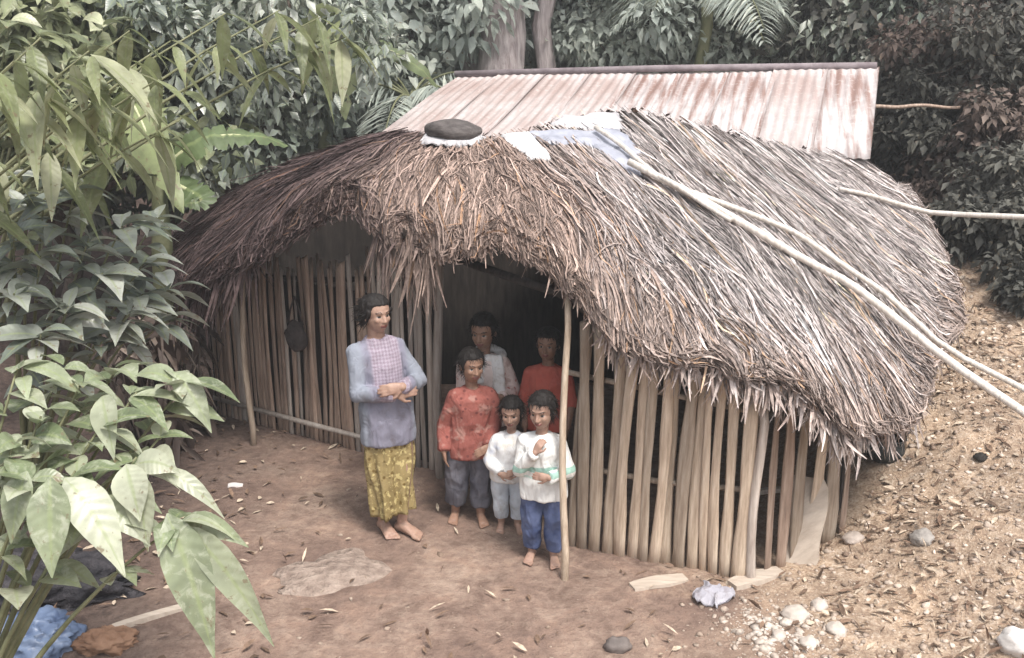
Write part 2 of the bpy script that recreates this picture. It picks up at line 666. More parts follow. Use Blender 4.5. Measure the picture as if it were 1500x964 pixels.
NS = len(KR)


def catmull(K, s):
    s = np.clip(s, 0, len(K) - 1.0001)
    i = s.astype(int)
    t = (s - i)
    t = t.reshape(t.shape + (1,) * (K.ndim - 1))
    p0, p1, p2, p3 = K[np.maximum(i - 1, 0)], K[i], K[np.minimum(i + 1, len(K) - 1)], K[np.minimum(i + 2, len(K) - 1)]
    return .5 * (2 * p1 + (p2 - p0) * t + (2 * p0 - 5 * p1 + 4 * p2 - p3) * t ** 2 + (3 * p1 - p0 - 3 * p2 + p3) * t ** 3)


def surf(K, s, r):
    s, r = np.asarray(s, float), np.asarray(r, float)
    Q = catmull(K, s)
    a, m_, e = Q[..., 0, :], Q[..., 1, :], Q[..., 2, :]
    rr = np.minimum(r, 1.0)[..., None]
    p = a * (2 * (rr - .5) * (rr - 1)) + m_ * (-4 * rr * (rr - 1)) + e * (2 * rr * (rr - .5))
    ex = np.maximum(r - 1, 0)[..., None]
    d = (a * 1.0 - 4 * m_ + 3 * e)
    p = p + d * ex * .55
    p[..., 2] -= (ex[..., 0] ** 1.3) * 1.6
    # old straw settles unevenly
    p[..., 2] += .10 * (vnoise(s * 1.3, r * 3.2, 1.0, 4) - .5) * np.minimum(r * 3, 1) + .05 * (vnoise(s * 3.6, r * 7, 1.0, 6) - .5)
    return p


def surf_n(K, s, r):
    e = .02
    du = surf(K, s + e, r) - surf(K, s - e, r)
    dv = surf(K, s, np.minimum(r, .97) + e) - surf(K, s, np.minimum(r, .97) - e)
    nn = np.cross(du, dv)
    nn /= np.linalg.norm(nn, axis=-1, keepdims=True) + 1e-9
    return nn * np.where(nn[..., 2:3] < 0, -1, 1)


# the slope behind the ridge
KB = KR[::-1].copy()
KB[:, 1] = KB[:, 0] + np.array([.08, .55, -.22])
KB[:, 2] = KB[:, 0] + np.array([.12, 1.05, -.75])


def shell(K, name, m, thick=.09, ns=150, nr=14, sag=.02):
    s = np.linspace(0, NS - 1.001, ns)
    r = np.linspace(0, 1, nr)
    SS, RR = np.meshgrid(s, r, indexing='ij')
    up = surf(K, SS, RR)
    nn = surf_n(K, SS, RR)
    up = up + nn * (.03 * (vnoise(SS * 3, RR * 8, 1.0, 2) - .5))[..., None]
    lo = up - nn * thick
    A = np.concatenate([up.reshape(-1, 3), lo.reshape(-1, 3)])
    i = np.arange(ns * nr).reshape(ns, nr)
    q = np.stack([i[:-1, :-1], i[:-1, 1:], i[1:, 1:], i[1:, :-1]], -1).reshape(-1, 4)
    o = ns * nr
    F = [q, q[:, ::-1] + o]
    for e in (np.stack([i[:, -1][:-1], i[:, -1][1:]], 1), np.stack([i[:, 0][1:], i[:, 0][:-1]], 1), np.stack([i[0][:-1], i[0][1:]], 1), np.stack([i[-1][1:], i[-1][:-1]], 1)):
        F.append(np.stack([e[:, 0], e[:, 0] + o, e[:, 1] + o, e[:, 1]], 1))
    return A, np.concatenate(F)


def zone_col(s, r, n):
    """tone of the straw: dark brown on the left, bleached grey on the right"""
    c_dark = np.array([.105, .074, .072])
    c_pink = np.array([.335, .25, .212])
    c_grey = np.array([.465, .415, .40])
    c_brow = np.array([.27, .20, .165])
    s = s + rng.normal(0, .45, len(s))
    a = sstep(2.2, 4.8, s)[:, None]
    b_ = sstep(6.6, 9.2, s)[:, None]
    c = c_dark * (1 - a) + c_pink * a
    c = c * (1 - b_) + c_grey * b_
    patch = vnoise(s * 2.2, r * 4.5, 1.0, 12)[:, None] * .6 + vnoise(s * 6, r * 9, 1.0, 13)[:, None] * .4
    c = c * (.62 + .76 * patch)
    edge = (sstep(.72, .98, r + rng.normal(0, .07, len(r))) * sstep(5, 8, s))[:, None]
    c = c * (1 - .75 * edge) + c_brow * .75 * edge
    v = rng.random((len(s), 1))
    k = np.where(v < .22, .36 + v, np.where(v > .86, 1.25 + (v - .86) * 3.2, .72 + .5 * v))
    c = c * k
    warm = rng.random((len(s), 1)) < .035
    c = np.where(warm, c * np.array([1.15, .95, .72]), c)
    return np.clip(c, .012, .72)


def strands(K, n, r_lo, r_hi, l_lo, l_hi, w_lo, w_hi, off, lift, jit=.16, s_lo=0, s_hi=None, drift=0.0):
    s_hi = NS - 1 if s_hi is None else s_hi
    # equal density over the surface, not per station
    ss = np.linspace(s_lo, s_hi, 400)
    pm = surf(K, ss, np.full(400, .8))
    pr = surf(K, ss, np.full(400, .2))
    dl = np.linalg.norm(np.gradient(pm, axis=0), axis=1) + .4 * np.linalg.norm(np.gradient(pr, axis=0), axis=1)
    cdf = np.cumsum(dl)
    cdf /= cdf[-1]
    s0 = np.interp(rng.random(n), cdf, ss)
    r0 = r_lo + (r_hi - r_lo) * rng.random(n) ** .75
    run = np.linalg.norm(surf(K, s0, np.full(n, 1.0)) - surf(K, s0, np.full(n, 0.0)), axis=1)
    L = rng.uniform(l_lo, l_hi, n) / run
    k = 6
    t = np.linspace(0, 1, k)[None]
    rr = r0[:, None] + L[:, None] * t
    lim = 1.0 + rng.uniform(.0, .10, n) * (1.6 / run)
    rr = np.minimum(rr, lim[:, None] - .002 * (1 - t) * 10)
    sj = s0[:, None] + (rng.normal(0, jit, n) * (1 - .45 * sstep(6, 9, s0)) + .95 * sstep(5.5, 8.5, s0) * (1 - sstep(12.5, 15, s0)) * L)[:, None] * t + (rng.normal(0, jit * .3, n))[:, None] * np.sin(t * 3)
    sj = np.clip(sj, 0.02, NS - 1.02)
    C = surf(K, sj, rr)
    Nn = surf_n(K, sj, rr)
    o_ = rng.uniform(off[0], off[1], n)
    lf = rng.uniform(lift[0], lift[1], n) * rng.random(n) ** 1.5
    C = C + Nn * (o_[:, None] + lf[:, None] * t ** 2)[..., None]
    C[..., 2] -= .03 * (np.maximum(rr - .95, 0) * 10) ** 1.2 * .2
    Nt = Nn + rng.normal(0, .45, (n, 1, 3))
    W = rng.uniform(w_lo, w_hi, n)[:, None] * np.array([.8, 1, 1, .9, .7, .25])[None]
    V, F, al, ac = ribbons(C, Nt, W, fold=rng.uniform(.1, .7))
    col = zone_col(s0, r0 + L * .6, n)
    return V, F, np.repeat(col, k * 3, axis=0)


def hanging(n, s_lo, s_hi, l_lo, l_hi, w_lo, w_hi, dark=1.0, K=KR):
    s0 = rng.uniform(s_lo, s_hi, n)
    P = surf(K, s0, rng.uniform(.93, 1.01, n)) - np.array([0, 0, .03])
    out = surf(K, s0, np.full(n, 1.0)) - surf(K, s0, np.full(n, .9))
    out /= np.linalg.norm(out, axis=1, keepdims=True)
    L = rng.uniform(l_lo, l_hi, n) * rng.uniform(.5, 1, n)
    t = np.linspace(0, 1, 5)
    D = out * .35 + np.array([0, 0, -1.0]) + rng.normal(0, .16, (n, 3))
    C = P[:, None] + (D * L[:, None])[:, None, :] * t[None, :, None]
    C[..., 2] -= .1 * L[:, None] * t ** 2
    C[..., :2] += (rng.normal(0, .04, (n, 1, 2)) * (t ** 2)[None, :, None])
    W = rng.uniform(w_lo, w_hi, n)[:, None] * np.array([1, 1, .9, .7, .2])[None]
    Nn = rng.normal(0, 1, (n, 1, 3)) * np.ones((1, 5, 1)) + np.array([0, -1, .2])
    V, F, al, ac = ribbons(C, Nn, W, .4)
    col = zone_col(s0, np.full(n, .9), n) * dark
    return V, F, np.repeat(col, 15, axis=0)


def joinset(sets):
    Vs, Fs, Cs, b = [], [], [], 0
    for V, F, c in sets:
        Vs.append(V)
        Fs.append(F + b)
        Cs.append(c)
        b += len(V)
    return np.concatenate(Vs), np.concatenate(Fs), np.concatenate(Cs)


M_thatch = col_mat('weathered_straw', .85, .2, 45, .3, .3)
sets = []
A, F = shell(KR, 'a', None)
sets.append((A, F, np.tile([.05, .038, .033], (len(A), 1))))
sets.append(strands(KR, 9000, -.02, .92, .35, .75, .005, .011, (-.01, .03), (.0, .025)))
sets.append(strands(KR, 15000, -.02, .95, .30, .80, .003, .008, (.02, .055), (.0, .045), jit=.15))
sets.append(strands(KR, 1100, .0, .9, .3, .9, .003, .008, (.05, .07), (.02, .10), jit=.3))
sets.append(strands(KR, 7000, .66, .93, .3, .62, .004, .010, (.0, .06), (.0, .05), jit=.12))
sets.append(strands(KR, 1500, .45, .95, .3, .7, .005, .010, (.03, .06), (.02, .09), jit=.16, s_lo=4.5))
sets.append(strands(KR, 15000, -.02, .97, .18, .5, .0018, .0042, (.02, .065), (.0, .05), jit=.26))
# ragged fringes below the eave
sets.append(hanging(330, 0.0, 1.9, .10, .40, .006, .014, .8))
sets.append(hanging(260, 3.6, 4.8, .12, .46, .006, .013, .9))
sets.append(hanging(160, 1.9, 3.6, .04, .15, .005, .010, .9))
sets.append(hanging(160, 4.9, 7.9, .04, .15, .005, .010))
sets.append(hanging(850, 7.9, 11.6, .04, .20, .005, .012))
sets.append(hanging(420, 11.4, 15.9, .05, .18, .005, .010))
V, F, C = joinset(sets)
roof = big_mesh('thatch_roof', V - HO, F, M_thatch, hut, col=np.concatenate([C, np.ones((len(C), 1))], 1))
sets = []
A, F = shell(KB, 'b', None)
sets.append((A, F, np.tile([.05, .038, .033], (len(A), 1))))
sets.append(strands(KB, 3500, .0, .95, .25, .6, .006, .014, (.0, .05), (.0, .05)))
V, F, C = joinset(sets)
back = big_mesh('thatch_back_slope', V - HO, F, M_thatch, hut, col=np.concatenate([C, np.ones((len(C), 1))], 1))


# ---- cane walls, each stake its own piece under its wall
def stake_mesh(h, wd, th, seed):
    r_ = random.Random(seed)
    rings = []
    n = 8
    bx, by = r_.uniform(-.02, .02), r_.uniform(-.02, .02)
    for i in range(9):
        t = i / 8
        k = 1 + .12 * math.sin(t * 9 + seed) - .15 * t
        if i in (2, 5):
            k *= 1.08
        c = (bx * math.sin(t * 3.1), by * math.sin(t * 3.1), h * t)
        rings.append(ring(c, (wd / 2 * k, 0, 0), (0, th / 2 * k, 0), n))
    rings[-1] = rings[-1] + np.array([0, 0, 1]) * np.linspace(-.02, .02, n)[:, None] * r_.choice([-1, 1])
    return loft(rings)


def stake_wall(name, p0, p1, wmin, wmax, gap, h, mfun, lean=.03, twist=None, label=None):
    p0, p1 = np.array(p0, float), np.array(p1, float)
    d = p1 - p0
    Ln = np.linalg.norm(d)
    ang = math.atan2(d[1], d[0])
    wl = empty(name, (p0[0] - HO[0], p0[1] - HO[1], 0), ang)
    wl.parent = hut
    if label:
        wl['label'] = label
    x, i = 0.0, 0
    while x < Ln - wmin * .5:
        wd = random.uniform(wmin, wmax)
        b_ = MB()
        px, py = p0[0] + d[0] * x / Ln, p0[1] + d[1] * x / Ln
        zb = gz(px, py) - .05
        hh = h(x / Ln) * random.uniform(.95, 1.05)
        b_.add(*stake_mesh(hh - zb, wd, min(wd * .5, .022), i * 7 + 3))
        o = b_.build('stake', mfun(x / Ln), wl, True)
        o.location = (x + wd / 2, random.uniform(-.012, .012), zb)
        o.rotation_euler = (random.uniform(-lean, lean) * .4, random.uniform(-lean, lean) * .7 + (twist(x / Ln) if twist else 0), random.uniform(-.3, .3))
        x += wd + random.uniform(*gap)
        i += 1
    return wl, ang, Ln


WL, WR_, WD = (-2.42, 7.92), (-.56, 6.78), (.325, 5.66)
CORN = (1.34, 5.25)
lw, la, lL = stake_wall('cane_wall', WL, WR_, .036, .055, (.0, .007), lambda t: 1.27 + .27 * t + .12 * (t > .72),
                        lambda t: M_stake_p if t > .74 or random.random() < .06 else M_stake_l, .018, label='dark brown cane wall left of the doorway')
b_ = MB()
P = [(-.03, -.045, .16), (.5 * lL, -.05, .145), (lL * .86, -.045, .14)]
b_.add(*tube(P, [.018, .02, .017], 8, .2))
b_.build('rail', M_stake_p, lw, True)
b_ = MB()
b_.add(*tube([(-.03, .05, 1.18), (.5 * lL, .05, 1.26), (lL, .05, 1.4)], [.02, .02, .02], 8, .2))
b_.build('rail', M_dark, lw, True)
# dark lining close behind the stakes, the gaps' shade put into its colour
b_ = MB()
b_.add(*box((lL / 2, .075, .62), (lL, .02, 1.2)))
b_.build('shade_backing', M_dark, lw)

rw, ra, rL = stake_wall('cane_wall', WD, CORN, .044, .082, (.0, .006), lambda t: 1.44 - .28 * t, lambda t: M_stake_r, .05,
                        twist=lambda t: .03 - .015 * t, label='pale split cane wall right of the doorway with open gaps')
b_ = MB()
b_.add(*tube([(-.02, .04, .52), (.5 * rL, .045, .5), (rL * 1.02, .04, .54)], [.016, .018, .016], 8, .2))
b_.build('rail', M_stake_r, rw, True)
b_ = MB()
b_.add(*tube([(-.02, .045, 1.1), (.5 * rL, .045, 1.05), (rL * 1.02, .045, 1.0)], [.016, .018, .016], 8, .2))
b_.build('rail', M_stake_r, rw, True)

sw_, sa, sL = stake_wall('cane_wall', (1.46, 5.33), (2.1, 5.75), .05, .11, (.01, .05), lambda t: 1.08 - .05 * t, lambda t: M_stake_l if random.random() < .45 else M_stake_r, .04,
                         label='short patched cane wall at the right corner')

# the back and side walls close the room
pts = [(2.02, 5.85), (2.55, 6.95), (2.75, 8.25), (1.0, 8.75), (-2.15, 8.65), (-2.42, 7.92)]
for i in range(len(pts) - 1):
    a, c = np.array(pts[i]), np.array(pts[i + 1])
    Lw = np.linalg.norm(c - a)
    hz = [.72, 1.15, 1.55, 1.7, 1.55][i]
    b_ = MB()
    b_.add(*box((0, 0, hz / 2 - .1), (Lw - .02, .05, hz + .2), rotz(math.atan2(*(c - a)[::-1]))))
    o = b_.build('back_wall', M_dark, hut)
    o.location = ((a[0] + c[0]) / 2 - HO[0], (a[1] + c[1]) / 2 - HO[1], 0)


def post(name, a, c, r0, r1, m, parent=hut, off=HO, wob=.02, n=9, jit=.12):
    a, c = np.array(a, float), np.array(c, float)
    P = [a + (c - a) * t + np.array([wob * math.sin(t * 5 + r0 * 99), wob * math.cos(t * 4), 0]) * (0 < t < 1) - off for t in np.linspace(0, 1, 8)]
    b2 = MB()
    b2.add(*tube(P, list(np.linspace(r0, r1, 8)), n, jit))
    return b2.build(name, m, parent, True)


post('door_post', (.30, 5.22, -.1), (.31, 5.54, 1.68), .022, .018, M_stake_r)
post('door_post', (-.50, 6.66, -.1), (-.50, 6.62, 1.80), .034, .030, M_stake_p)
post('eave_post', (-1.97, 7.25, -.1), (-1.95, 7.2, 1.50), .024, .02, M_stake_r)
post('corner_post', (1.37, 5.22, -.1), (1.36, 5.24, 1.13), .028, .024, M_stake_p)
post('prop_post', (2.06, 5.93, .0), (1.86, 5.62, .72), .03, .026, M_stake_r)
post('ridge_pole', at(620, 212, 7.3) - [0, 0, .12], at(1200, 236, 8.35) - [0, 0, .14], .05, .05, M_dark)
# an inside lintel over the doorway, in the same shade-darkened colour
post('lintel', (-.52, 6.66, 1.64), (.30, 5.56, 1.60), .028, .025, M_dark)

# ------------------------------------------------------------------ tin roofed shed behind
def tin_mat(name, pink, zinc, rust, amt):
    m, nt, b = new_mat(name, .62, .4)
    v = coord(nt, 'Object', (1, 1, 1))
    st = noise(nt, coord(nt, 'Object', (7, .55, 1)), 1.6, 6, .6)
    bl = noise(nt, v, 1.3, 5, .6, .6)
    c = mix(nt, ramp(nt, bl, g((.38, 0), (.6, 1))), zinc, pink)
    c = mix(nt, math_(nt, 'MULTIPLY', ramp(nt, st, g((.44, 0), (.62, 1))), amt), c, rust)
    sp = noise(nt, v, 22, 4)
    c = mix(nt, math_(nt, 'MULTIPLY', ramp(nt, sp, g((.55, 0), (.75, 1))), .5), c, (.62, .58, .56))
    setc(nt, b, c)
    b.inputs['Metallic'].default_value = .1
    bump(nt, b, sp, .2, .004)
    return m


M_tin1 = tin_mat('rusty_pink_tin', (.41, .335, .315), (.49, .445, .435), (.27, .175, .15), .45)
M_tin2 = tin_mat('bleached_tin', (.42, .365, .355), (.56, .53, .525), (.23, .135, .11), .9)
shed = empty('tin_roofed_shed', (1.6, 10.4, 0))
tag(shed, 'shed behind the hut under a rust-streaked corrugated tin roof', 'shed')
SO = np.array([1.6, 10.4, 0])
LU, RU, RL, LL = at(672, 113, 11.0), at(1284, 101, 10.0), at(1270, 234, 8.25), at(548, 200, 9.0)
NSH = 9


def quad(u, v):     # u 0..1 left to right, v 0 ridge..1 eave
    return (LU * (1 - u) + RU * u) * (1 - v) + (LL * (1 - u) + RL * u) * v


nrm_roof = unit(np.cross(RU - LU, LL - LU))
if nrm_roof[2] < 0:
    nrm_roof = -nrm_roof
for i in range(NSH):
    u0, u1 = i / NSH - (.006 if i else 0), (i + 1) / NSH + .006
    nu, nv = 46, 9
    off = .006 * (i % 2) + random.uniform(0, .004)
    ext = random.uniform(-.015, .02)
    up, V = [], []
    for iv in range(nv):
        for iu in range(nu):
            u = u0 + (u1 - u0) * iu / (nu - 1)
            vv = iv / (nv - 1) * (1 + ext)
            p = quad(u, vv) + nrm_roof * (off + .0055 * math.cos(iu / (nu - 1) * math.pi * 2 * 6))
            p = p + nrm_roof * .012 * math.sin(vv * 5 + i)
            V.append(p)
    V = np.array(V)
    gi2 = np.arange(nu * nv).reshape(nv, nu)
    q = np.stack([gi2[:-1, :-1], gi2[:-1, 1:], gi2[1:, 1:], gi2[1:, :-1]], -1).reshape(-1, 4)
    A = np.concatenate([V, V - nrm_roof * .003])
    o_ = nu * nv
    rim = np.concatenate([np.stack([gi2[-1][:-1], gi2[-1][1:]], 1), np.stack([gi2[0][1:], gi2[0][:-1]], 1), np.stack([gi2[:, 0][:-1], gi2[:, 0][1:]], 1), np.stack([gi2[:, -1][1:], gi2[:, -1][:-1]], 1)])
    q = np.concatenate([q, q[:, ::-1] + o_, np.stack([rim[:, 0], rim[:, 0] + o_, rim[:, 1] + o_, rim[:, 1]], 1)])
    # local frame with x along the ridge, y down the slope so that the rust runs down it
    ux = unit(RU - LU)
    uy = unit(np.cross(nrm_roof, ux))
    Mf = np.stack([ux, uy, nrm_roof], 1)
    org = quad(u0, 0)
    o = big_mesh('roof_sheet', (A - org) @ Mf, q, M_tin1 if i < 4 or i == 7 else M_tin2, shed, smooth=True)
    mw = Matrix(Mf.tolist()).to_4x4()
    mw.translation = Vector((org - SO).tolist())
    o.matrix_local = mw
b_ = MB()
b_.add(*tube([quad(-.01, 0) + [0, 0, .03] - SO, quad(.5, 0) + [0, 0, .045] - SO, quad(1.0, 0) + [0, 0, .03] - SO], .035, 10))
b_.build('ridge_cap', simple_mat('dull_zinc', (.16, .13, .14), (.30, .26, .27), 9), shed, True)
# rear slope, walls and posts
b_ = MB()
bk = [quad(0, 0), quad(1, 0), quad(1, 0) + np.array([.45, 1.6, -.7]), quad(0, 0) + np.array([.45, 1.6, -.7])]
tn_ = np.array([0, 0, -.012])
b_.add([p - SO for p in bk] + [p + tn_ - SO for p in bk], [[0, 1, 2, 3], [7, 6, 5, 4], [0, 4, 5, 1], [1, 5, 6, 2], [2, 6, 7, 3], [3, 7, 4, 0]])
b_.build('rear_roof', M_tin2, shed)
for (ua, va, ub, vb) in ((.03, .9, .97, .9), (.97, .9, .97, .05), (.03, .05, .03, .9)):
    a, c = quad(ua, va), quad(ub, vb)
    b_ = MB()
    nseg = 10
    V = []
    for t in np.linspace(0, 1, nseg + 1):
        p = a + (c - a) * t
        V += [(p[0], p[1], gz(p[0], p[1]) - .2), (p[0], p[1], p[2] - .05)]
    nrm_w = unit(np.cross(c - a, [0, 0, 1.0])) * .02
    V = np.array(V)
    A = np.concatenate([V - nrm_w, V + nrm_w]) - SO
    m2 = len(V)
    F = []
    for t in range(nseg):
        q = [2 * t, 2 * t + 2, 2 * t + 3, 2 * t + 1]
        F += [q, [i2 + m2 for i2 in q[::-1]], [2 * t + 1, 2 * t + 3, 2 * t + 3 + m2, 2 * t + 1 + m2]]
    b_.add(A, F)
    b_.build('wall', simple_mat('dark_planks', (.03, .025, .024), (.075, .06, .055), 4, .9, (9, 9, .7)), shed)

# ------------------------------------------------------------------ things lying on the roof
def long_pole(pts, r0, r1, label, cat='pole', m=M_post, rest=False):
    pts = list(np.array(pts))
    if rest:        # the far end comes down on the slope outside the frame
        d_ = unit(pts[-1] - pts[-2])
        for _ in range(160):
            if pts[-1][2] < gz(pts[-1][0], pts[-1][1]) + r1 * .5:
                break
            pts[-1] = pts[-1] + d_ * .02
    pts = np.array(pts)
    t = np.linspace(0, 1, len(pts))
    tt = np.linspace(0, 1, 22)
    P = np.stack([np.interp(tt, t, pts[:, i]) for i in range(3)], 1)
    P = P + np.stack([.008 * np.sin(tt * 9 + r0 * 300), .006 * np.cos(tt * 7), .008 * np.sin(tt * 12)], 1)
    b2 = MB()
    org = P[0].copy()
    b2.add(*tube(P - org, list(np.linspace(r0, r1, 22)), 9, .1))
    o = b2.build('pole', m, None, True)
    o.location = org
    tag(o, label, cat, 'poles lying on the thatch')
    return o


def on_thatch(u, v, h=.10):
    """the point of the thatch seen at (u, v), lifted by h"""
    s = np.repeat(np.linspace(0, NS - 1.01, 260), 60)
    r_ = np.tile(np.linspace(0, 1, 60), 260)
    p = surf(KR, s, r_)
    dy = p[:, 1]
    dz = p[:, 2] - CAM_H
    dep = dy * math.cos(PITCH) - dz * math.sin(PITCH)
    pu = 750 + FPX * p[:, 0] / dep
    pv = 482 - FPX * (dy * math.sin(PITCH) + dz * math.cos(PITCH)) / dep
    i = np.argmin((pu - u) ** 2 + (pv - v) ** 2)
    nn = surf_n(KR, s[i:i + 1], r_[i:i + 1])[0]
    return p[i] + nn * h


long_pole([on_thatch(915, 262, .12), on_thatch(1100, 365, .12), on_thatch(1230, 432, .13), at(1380, 525, 5.9), at(1560, 645, 5.2)], .024, .026, 'thickest pale pole running down the roof and out at lower right', rest=True)
long_pole([on_thatch(1010, 303, .12), on_thatch(1150, 362, .12), on_thatch(1270, 440, .13), at(1385, 512, 6.05), at(1560, 600, 5.45)], .018, .019, 'thinner pale pole just above the thickest one', rest=True)
long_pole([on_thatch(870, 212, .12), on_thatch(960, 278, .11), on_thatch(1060, 345, .11)], .018, .015, 'short pale pole high on the thatch near the plastic sheets')
long_pole([on_thatch(1225, 292, .10), at(1370, 312, 7.8), at(1560, 322, 7.3)], .016, .024, 'level white pole jutting right from the rear thatch', rest=True)

M_plas = simple_mat('weathered_plastic_blue', (.25, .26, .31), (.43, .44, .50), 7, .45, bs=.2, spec=.5)
M_plas2 = simple_mat('weathered_plastic_white', (.33, .32, .33), (.60, .58, .59), 8, .5, bs=.2, spec=.5)

M_plas3 = simple_mat('plastic_white', (.48, .47, .47), (.72, .70, .70), 6, .5, bs=.2, spec=.5)


def sheet(corners, label, m, h=.1, n=16, amp=.03, name='plastic_sheet', cat='plastic sheet'):
    c = [np.array(on_thatch(*p, h)) for p in corners]
    org = sum(c) / 4
    V = []
    for j in range(n):
        for i in range(n):
            u, v = i / (n - 1), j / (n - 1)
            p = (c[0] * (1 - u) + c[1] * u) * (1 - v) + (c[3] * (1 - u) + c[2] * u) * v
            w_ = mnoise.noise(Vector((p * 5).tolist())) * amp + mnoise.noise(Vector((p * 14).tolist())) * amp * .4
            e = min(u, v, 1 - u, 1 - v)
            V.append(p + np.array([0, 0, w_ - .03 * (e < .05)]) - org + rng.normal(0, .008, 3) * (e < .01))
    V = np.array(V)
    q = np.arange(n * n).reshape(n, n)
    Q = np.stack([q[:-1, :-1], q[:-1, 1:], q[1:, 1:], q[1:, :-1]], -1).reshape(-1, 4)
    rim = np.concatenate([np.stack([q[-1][:-1], q[-1][1:]], 1), np.stack([q[0][1:], q[0][:-1]], 1), np.stack([q[:, 0][:-1], q[:, 0][1:]], 1), np.stack([q[:, -1][1:], q[:, -1][:-1]], 1)])
    A = np.concatenate([V, V - np.array([0, 0, .006])])
    Q = np.concatenate([Q, Q[:, ::-1] + n * n, np.stack([rim[:, 0], rim[:, 0] + n * n, rim[:, 1] + n * n, rim[:, 1]], 1)])
    o = big_mesh(name, A, Q, m, None, smooth=True)
    o.location = org
    tag(o, label, cat, 'sheets patching the top of the thatch')
    return o


sheet([(822, 178), (905, 180), (915, 196), (800, 196)], 'crumpled pale sheet topmost on the thatch beside the tin roof', M_plas2, .075)
sheet([(770, 204), (905, 204), (950, 236), (800, 222)], 'bluish grey plastic sheet in the middle of the patches', M_plas, .075)
sheet([(728, 208), (775, 208), (805, 246), (772, 246)], 'brightest white sheet left of the bluish one', M_plas3, .085)
sheet([(862, 226), (900, 228), (950, 262), (925, 268)], 'lower bluish strip of plastic beside the short pole', M_plas, .075)
sheet([(612, 208), (702, 212), (700, 224), (618, 220)], 'narrow white strip under the dark rounded lump', M_plas2, .085, amp=.012)

long_pole([at(1262, 158, 9.35), at(1330, 155, 9.35), at(1405, 157, 9.4)], .018, .014, 'thin level rail in the dark beside the tin roof end', m=M_stake_l)

# dark bundle hung on the left wall
bag = empty('hanging_bag', at(434, 492, 7.30))
mb_ = MB()
V, F = ell((0, 0, 0), (.10, .055, .12), rotz(-.55), n=30, m=18)
mb_.add([np.array(p) * (1 + .28 * mnoise.noise(Vector((np.array(p) * 12).tolist())) - .12 * abs(mnoise.noise(Vector((np.array(p) * 26).tolist())))) for p in V], F)
mb_.build('pouch', simple_mat('dark_sacking', (.035, .03, .03), (.085, .07, .066), 16, .95, bs=.8), bag, True)
mb_ = MB()
for s_ in (-1, 1):
    mb_.add(*tube([(s_ * .06, -s_ * .03, .09), (s_ * .035, -s_ * .015, .20), (0, .02, .30)], .007, 6))
mb_.build('strap', bpy.data.materials['dark_sacking'], bag, True)
tag(bag, 'dark cloth bag hanging on the left cane wall', 'bag')

# dark rounded lump on the top
lump = MB()
pl = on_thatch(668, 210, .05)
V, F = ell((0, 0, .0), (.20, .16, .085), n=24, m=14)
V = [np.array(p) * (1 + .30 * mnoise.noise(Vector((np.array(p) * 9).tolist()))) for p in V]
lump.add(V, F)
o = lump.build('dark_lump', simple_mat('lump_dark', (.055, .048, .046), (.13, .115, .11), 18, .9, (1, 1, 3)), None, True)
o.location = pl + np.array([0, .05, .03])
tag(o, 'dark rounded lump on the top of the thatch', 'basket')
# ------------------------------------------------------------------ people
def skin_mat(name, c1, c2):
    m, nt, b = new_mat(name, .5, .4)
    f = noise(nt, coord(nt, 'Object'), 14, 4)
    f2 = noise(nt, coord(nt, 'Object'), 60, 5, .7)
    cs = mix(nt, 1.0, ramp(nt, f, [(.3, c1), (.7, c2)]), ramp(nt, f2, g((.3, .82), (.7, 1.14))), 'MULTIPLY')
    setc(nt, b, cs)
    bump(nt, b, f2, .3, .003)
    b.inputs['Subsurface Weight'].default_value = .06
    b.inputs['Subsurface Radius'].default_value = (.02, .008, .005)
    return m


def flat(name, c, rough=.6, spec=.4):
    m, nt, b = new_mat(name, rough, spec)
    setc(nt, b, tuple(c))
    return m


SKIN = [skin_mat('skin_brown', (.25, .145, .10), (.31, .185, .13)), flat('eye_white', (.30, .25, .22), .4), flat('iris_dark', (.012, .009, .008), .2, .6), flat('brow_hair', (.02, .014, .012), .8), flat('lip', (.20, .075, .062), .45), flat('toe_nail', (.34, .22, .17), .4)]
SKIN2 = [skin_mat('skin_light_brown', (.32, .195, .15), (.40, .26, .195))] + SKIN[1:]


def hair_mat():
    m, nt, b = new_mat('black_hair', .62, .3)
    f = noise(nt, coord(nt, 'Object', (60, 60, 6)), 4, 4)
    setc(nt, b, ramp(nt, f, [(.3, (.006, .005, .005)), (.7, (.022, .017, .015))]))
    bump(nt, b, f, .6, .006)
    return m


M_hair = hair_mat()


def cloth_mat(name, c1, c2, scale=5, rough=.9, weave=260):
    m, nt, b = new_mat(name, rough, .15)
    f = noise(nt, coord(nt, 'Object'), scale, 5)
    c = ramp(nt, f, [(.3, c1), (.7, c2)])
    # wear and grime of its own, and creases pressed into the cloth
    gr = noise(nt, coord(nt, 'Object'), 7.5, 6, .7, .5)
    c = mix(nt, 1.0, c, ramp(nt, gr, [(.30, (.66, .60, .55)), (.48, (1, 1, 1)), (.75, (1.06, 1.06, 1.06))]), 'MULTIPLY')
    setc(nt, b, c)
    fd = noise(nt, coord(nt, 'Object', (1.3, 1.3, .7)), 9.5, 2, .45, 1.2)
    rg = math_(nt, 'ABSOLUTE', math_(nt, 'SUBTRACT', fd, .5))
    hgt = math_(nt, 'ADD', math_(nt, 'MULTIPLY', rg, 3.0), math_(nt, 'MULTIPLY', noise(nt, coord(nt, 'Object'), weave, 2), .12))
    bump(nt, b, hgt, .5, .014)
    return m, nt, b, c


